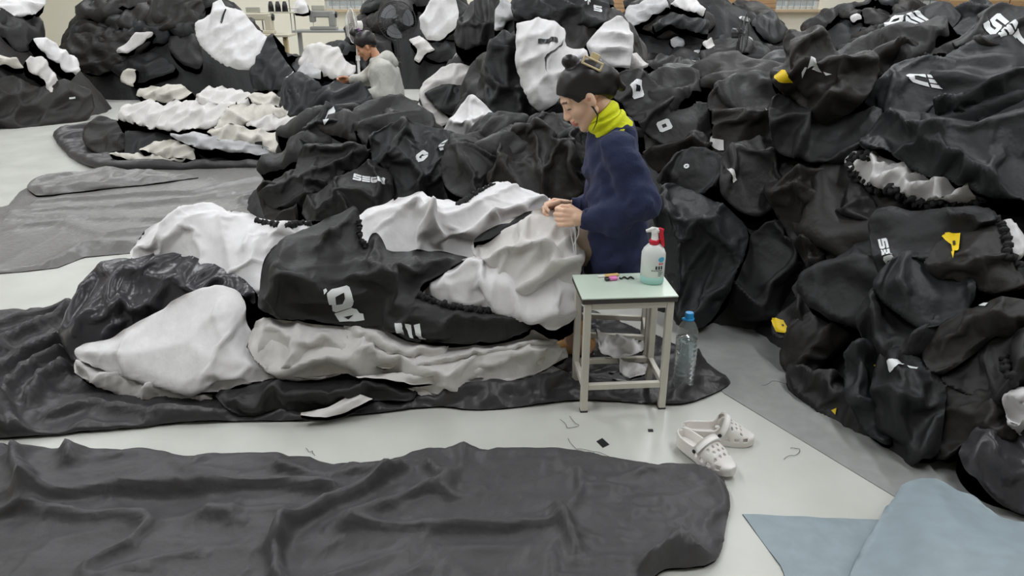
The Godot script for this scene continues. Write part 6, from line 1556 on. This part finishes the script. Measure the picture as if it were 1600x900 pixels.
	var hx := [[1, bun, Vector3(0.034, 0.027, 0.03), Basis()], [0, crown, bun, 0.03, 0.02], [0, on_z(932, 108, Z), on_z(955, 120, Z), 0.04, 0.032], [0, on_z(940, 120, Z), on_z(948, 140, Z), 0.05, 0.04], [0, on_z(955, 122, Z), on_z(972, 136, Z - 0.02), 0.026, 0.016]]
	body_wrinkle = 0.004
	put("hair", done(flesh(hair_parts(hc, hb, 0.98, hx), 0.0045, 0.012, org)), M.hair, o)
	body_wrinkle = 0.0
	var strand := []
	for p in [[919, 158, 0.068], [927, 168, 0.072], [934, 180, 0.078], [932, 192, 0.08], [926, 204, 0.075]]: strand.append(on_z(p[0], p[1], Z + p[2]) - org)
	put("hair_strand", tube_mesh(strand, [0.004, 0.004, 0.003, 0.0025, 0.001], 6), M.hair, o)
	# claw clip
	var clip := Node3D.new(); clip.name = "hair_clip"; o.add_child(clip)
	var horn := mat(srgb(222, 204, 160), 0.35)
	var c0 := on_z(911, 92, Z + 0.06) - org; var c1 := on_z(941, 106, Z + 0.06) - org
	var cx := (c1 - c0).normalized(); var cy := (cx.cross(Vector3(0, 0, -1)) as Vector3).normalized()
	if cy.y < 0: cy = -cy
	var cz := cx.cross(cy)
	var L := c0.distance_to(c1)
	var bt := Transform3D(Basis(cx, cy, cz), (c0 + c1) * 0.5)
	st = begin()
	for sy in [-1, 1]: bev(st, Vector3(0, sy * 0.013, 0), Vector3(L, 0.007, 0.009), 0.002, bt)
	for sx in [-1, 1]: bev(st, Vector3(sx * L * 0.46, 0, 0), Vector3(0.008, 0.03, 0.009), 0.002, bt)
	put("clip_frame", done(st), horn, clip)
	st = begin(); bev(st, Vector3(0.002, 0.026, -0.03), Vector3(0.035, 0.022, 0.006), 0.002, bt); put("clip_lever", done(st), horn, clip)
	# sweater
	body_wrinkle = 0.017; body_noise.frequency = 9.5
	var sw := [[0, on_z(957, 236, Z) + Vector3(0, 0, 0.085), on_z(957, 236, Z) - Vector3(0, 0, 0.085), 0.082, 0.082],
		[0, on_z(957, 238, Z) + Vector3(0, 0, 0.06), on_z(962, 300, Z) + Vector3(0, 0, 0.075), 0.088, 0.115], [0, on_z(957, 238, Z) - Vector3(0, 0, 0.06), on_z(962, 300, Z) - Vector3(0, 0, 0.075), 0.088, 0.115],
		[0, on_z(962, 300, Z) + Vector3(0, 0, 0.075), Vector3(0.425, 0.47, Z + 0.085), 0.117, 0.122], [0, on_z(962, 300, Z) - Vector3(0, 0, 0.075), Vector3(0.425, 0.47, Z - 0.085), 0.117, 0.122],
		[0, Vector3(0.425, 0.6, Z + 0.06), Vector3(0.425, 0.43, Z + 0.06), 0.12, 0.125], [0, Vector3(0.425, 0.6, Z - 0.06), Vector3(0.425, 0.43, Z - 0.06), 0.12, 0.125],
		[0, on_z(960, 210, Z), on_z(957, 240, Z), 0.085, 0.105], [0, on_z(948, 222, Z), on_z(945, 262, Z), 0.075, 0.085],
		[0, sh_n, el_n, 0.072, 0.07], [0, el_n, on_z(950, 342, -2.77), 0.07, 0.062], [0, on_z(950, 342, -2.77), wr_n + Vector3(0.012, 0, 0), 0.06, 0.038],
		[0, sh_f, el_f, 0.072, 0.066], [0, el_f, wr_f + Vector3(0.02, 0, 0), 0.06, 0.034],
		[1, Vector3(0.425, 0.3, Z), Vector3(0.4, 0.1, 0.4), Basis(), "-"]]
	var navy := cloth_mat(srgb(40, 47, 82), 0.85, 0.3, 0.5, 61); navy.uv1_scale = Vector3(9, 9, 9)
	put("sweater", done(flesh(sw, 0.011, 0.018, org)), navy, o)
	body_wrinkle = 0.0
	var cuff := tube_mesh([wr_n + Vector3(0.034, 0, 0.0) - org, wr_n + Vector3(0.004, 0, 0) - org, wr_n + Vector3(-0.006, 0.001, 0) - org], [0.041, 0.039, 0.034], 16)
	put("cuff", cuff, navy, o)
	put("cuff", tube_mesh([wr_f + Vector3(0.034, 0, 0) - org, wr_f + Vector3(0.0, 0.001, 0) - org], [0.037, 0.034], 14), navy, o)
	# turtleneck
	var nk := []; var nr := []
	var n0 := on_z(957, 206, Z); var n1 := on_z(936, 172, Z)
	for i in 15:
		var f := i / 14.0
		nk.append(n0.lerp(n1, f) - org + Vector3(0.003 * sin(f * 9.0), 0, 0))
		nr.append((lerpf(0.084, 0.066, f) + 0.0045 * sin(f * 24.0)) if i < 14 else 0.056)
	var yel := cloth_mat(srgb(238, 244, 24), 0.7, 0.2, 0.5, 62); yel.uv1_scale = Vector3(8, 8, 8)
	put("turtleneck", tube_mesh(nk, nr, 26), yel, o)
	# trousers
	var tr := []
	for l in [[hip + Vector3(0, 0, 0.085), kn, an], [hip - Vector3(0, 0, 0.085), kf, af]]:
		tr.append([0, l[0], l[1], 0.095, 0.075]); tr.append([0, l[1], l[2].lerp(l[1], 0.15), 0.07, 0.055])
	tr.append([0, hip + Vector3(0.02, -0.02, 0.06), hip + Vector3(0.02, -0.02, -0.06), 0.1, 0.1])
	body_wrinkle = 0.008
	put("trousers", done(flesh(tr, 0.016, 0.03, org)), cloth_mat(srgb(146, 128, 112), 0.85, 0.1, 0.4, 63), o)
	body_wrinkle = 0.0
	for a in [an, af]:
		st = flesh([[0, a + Vector3(0.035, -0.045, 0), a + Vector3(-0.105, -0.06, 0.01), 0.041, 0.03], [0, a + Vector3(-0.01, 0.05, 0), a + Vector3(0.032, -0.04, 0), 0.042, 0.042]], 0.009, 0.02, org)
		put("sock", done(st), mat(srgb(222, 172, 112), 0.8), o)
	# thread snips in the near hand
	var sn := base("thread_snips", on_z(877, 333, -2.86), "small black thread snips held between the navy-sleeved person's fingers", "scissors")
	for k in 2:
		st = begin(); prism(st, pv([0.03, -0.004, 0.03, 0.004, -0.03, 0.0015, -0.032, -0.001]), Transform3D(Basis(Vector3.BACK, 0.25 - 0.4 * k), Vector3(0, 0, 0.003 * k)), 0.002)
		put("blade", done(st), M.plastic_black, sn)
	# drawstrings dangling from the hand
	for k in 3:
		var pts := []
		for p in [[[892, 350], [893, 370], [898, 392], [902, 420]], [[905, 352], [904, 366], [896, 384], [899, 402]], [[898, 352], [899, 372], [900, 395], [900, 410]]][k]:
			pts.append(on_z(p[0], p[1], -2.79 + 0.006 * k))
		tag(put("drawstring", tube_mesh(pts, [0.0028], 6), M.white), "white drawstring dangling from the hand in the navy cuff", "cord", "white drawstrings")

	# ---- the person in the pale hoodie at the back
	Z = -7.8
	org = Vector3(-1.32, 0, Z)
	o = base("person", org, "seated person in pale grey hoodie bending over black fabric before the standing fans", "person")
	hb = Basis(Vector3.UP, deg_to_rad(10)) * Basis(Vector3.BACK, deg_to_rad(30)) * Basis(Vector3.UP, PI)
	hc = on_z(572, 72, Z)
	var s2 := 1.02
	var hc2 := hc
	var hb2 := hb
	var org2 := org
	sh_n = on_z(600, 106, Z + 0.17); el_n = on_z(606, 148, Z + 0.2); wr_n = on_z(572, 147, Z + 0.2)
	sh_f = on_z(592, 100, Z - 0.16); el_f = on_z(575, 122, Z - 0.2); wr_f = on_z(547, 124, Z - 0.1)
	hip = on_z(612, 168, Z)
	neck0 = on_z(592, 95, Z)
	var ch := on_z(602, 118, Z)
	thick = [[0, on_z(595, 103, Z) + Vector3(0, 0, 0.07), on_z(595, 103, Z) - Vector3(0, 0, 0.07), 0.06, 0.06], [0, ch + Vector3(0, 0, 0.07), hip + Vector3(0, 0, 0.07), 0.09, 0.1], [0, ch - Vector3(0, 0, 0.07), hip - Vector3(0, 0, 0.07), 0.09, 0.1], [0, ch, on_z(595, 103, Z), 0.09, 0.06],
		[0, neck0, hc + hb * Vector3(-0.03, -0.05, 0), 0.045, 0.05], [0, sh_n, el_n, 0.05, 0.04], [0, el_n, wr_n, 0.04, 0.028], [0, sh_f, el_f, 0.05, 0.04], [0, el_f, wr_f, 0.04, 0.028]]
	var knb := hip + Vector3(-0.45, 0.02, 0.14); var kfb := hip + Vector3(-0.45, 0.02, -0.14)
	for l in [[hip + Vector3(0, 0, 0.09), knb, Vector3(knb.x + 0.02, 0.08, knb.z)], [hip - Vector3(0, 0, 0.09), kfb, Vector3(kfb.x + 0.02, 0.08, kfb.z)]]:
		thick.append([0, l[0], l[1], 0.085, 0.06]); thick.append([0, l[1], l[2], 0.055, 0.04]); thick.append([0, l[2] + Vector3(0.03, -0.04, 0), l[2] + Vector3(-0.13, -0.05, 0), 0.036, 0.028])
	var skin2 := func(p: Vector3) -> Color:
		var q: Vector3 = hb2.inverse() * (p + org2 - hc2) / s2
		if q.x > 0.084 and absf(q.y + 0.061) < 0.012 and absf(q.z) < 0.024: return srgb(150, 84, 74).srgb_to_linear()
		if q.x > 0.05 and absf(absf(q.z) - 0.033) < 0.017 and absf(q.y - 0.003) < 0.004: return srgb(52, 36, 32).srgb_to_linear()
		return srgb(206, 152, 120).srgb_to_linear()
	st = flesh(thick, 0.024, 0.05, org, null, skin2)
	flesh(head_parts(hc, hb, s2), 0.007, 0.016, org, st, skin2)
	flesh(hand_parts(wr_f + Vector3(-0.01, 0, 0), Vector3(-1, -0.1, 0.1).normalized(), Vector3(0, 0.9, 0.3).normalized(), Vector3(0.1, 0.3, -0.9).normalized(), 1.0, 0.9), 0.006, 0.006, org, st, skin2)
	flesh(hand_parts(wr_n + Vector3(-0.01, 0, 0), Vector3(-1, -0.1, -0.1).normalized(), Vector3(0, 0.95, -0.2).normalized(), Vector3(0.05, 0.2, 0.95).normalized(), 1.0, 0.9), 0.006, 0.006, org, st, skin2)
	put("body", done(st), sm, o)
	body_wrinkle = 0.004
	var nb := on_z(553, 51, Z)
	put("hair", done(flesh(hair_parts(hc, hb, s2 * 1.05, [[1, nb, Vector3(0.045, 0.035, 0.04), Basis()], [0, on_z(560, 56, Z), nb, 0.04, 0.03]]), 0.009, 0.015, org)), M.hair, o)
	body_wrinkle = 0.0
	var ring := []
	for k in 12: ring.append(on_z(560, 50, Z) - org + Vector3(0.02 * cos(TAU * k / 12.0), 0.03 * sin(TAU * k / 12.0), 0.03 * cos(TAU * k / 12.0)))
	put("hair_tie", tube_mesh(ring, [0.008], 6, true), mat(srgb(120, 70, 140), 0.7), o)
	body_wrinkle = 0.016; body_noise.frequency = 8.0
	var hood := cloth_mat(srgb(204, 203, 196), 0.85, 0.2, 0.3, 64); hood.uv1_scale = Vector3(6, 6, 6)
	var hd := [[0, on_z(597, 107, Z) + Vector3(0, 0, 0.09), on_z(597, 107, Z) - Vector3(0, 0, 0.09), 0.105, 0.105], [0, ch + Vector3(0, 0, 0.08), hip + Vector3(0, -0.02, 0.08), 0.14, 0.155], [0, ch - Vector3(0, 0, 0.08), hip + Vector3(0, -0.02, -0.08), 0.14, 0.155],
		[0, on_z(597, 107, Z), ch, 0.115, 0.14], [0, on_z(594, 99, Z), on_z(590, 115, Z), 0.085, 0.1], [0, sh_n, el_n, 0.082, 0.08], [0, el_n, wr_n, 0.078, 0.045], [0, sh_f, el_f, 0.08, 0.075], [0, el_f, wr_f + Vector3(0.02, 0, 0), 0.07, 0.045],
		[1, hip + Vector3(0, -0.24, 0), Vector3(0.5, 0.11, 0.5), Basis(), "-"]]
	put("hoodie", done(flesh(hd, 0.02, 0.04, org)), hood, o)
	put("hood", done(flesh([[0, on_z(584, 94, Z) + Vector3(0, 0, 0.07), on_z(606, 90, Z) + Vector3(0, 0, 0.03), 0.035, 0.055], [0, on_z(606, 90, Z), on_z(615, 99, Z), 0.065, 0.05], [0, on_z(584, 92, Z) - Vector3(0, 0, 0.07), on_z(606, 90, Z), 0.035, 0.05]], 0.016, 0.03, org)), hood, o)
	body_wrinkle = 0.008
	tr = []
	for l in [[hip + Vector3(0, 0, 0.09), knb, Vector3(knb.x + 0.02, 0.12, knb.z)], [hip - Vector3(0, 0, 0.09), kfb, Vector3(kfb.x + 0.02, 0.12, kfb.z)]]:
		tr.append([0, l[0], l[1], 0.1, 0.08]); tr.append([0, l[1], l[2], 0.075, 0.06])
	put("trousers", done(flesh(tr, 0.026, 0.03, org)), M.black2, o)
	body_wrinkle = 0.0
	# low stool that carries the person
	var ls := base("low_stool", Vector3(hip.x, 0, Z), "low dark stool under the person in the pale hoodie", "stool")
	put("seat", box_mesh(Vector3(0.32, 0.03, 0.3), 0.008), M.chip, ls, Vector3(0, hip.y - 0.17, 0))
	for sx in [-1, 1]:
		for sz in [-1, 1]: put("leg", box_mesh(Vector3(0.03, hip.y - 0.185, 0.03), 0.003), M.chip, ls, Vector3(sx * 0.13, (hip.y - 0.185) / 2, sz * 0.12))
	# fabric on the lap
	var lc := cloth_px([], [430, 152, 470, 135, 505, 138, 540, 130, 565, 132, 580, 150, 590, 175, 560, 190, 520, 190, 480, 185, 445, 172], {"z": Z + 0.3, "n": Vector3(0, 0.75, 0.65), "h": 0.1, "crease": 0.12, "ex": 1.12, "ey": 1.14, "cell": 0.025, "free": 0.7, "seed": 71})
	tag(put("equipment_cover", cloth_mesh(lc, 0.3, lc.o), M.cool, self, lc.o), "black cover spread over the lap of the person in the pale hoodie", "cover")
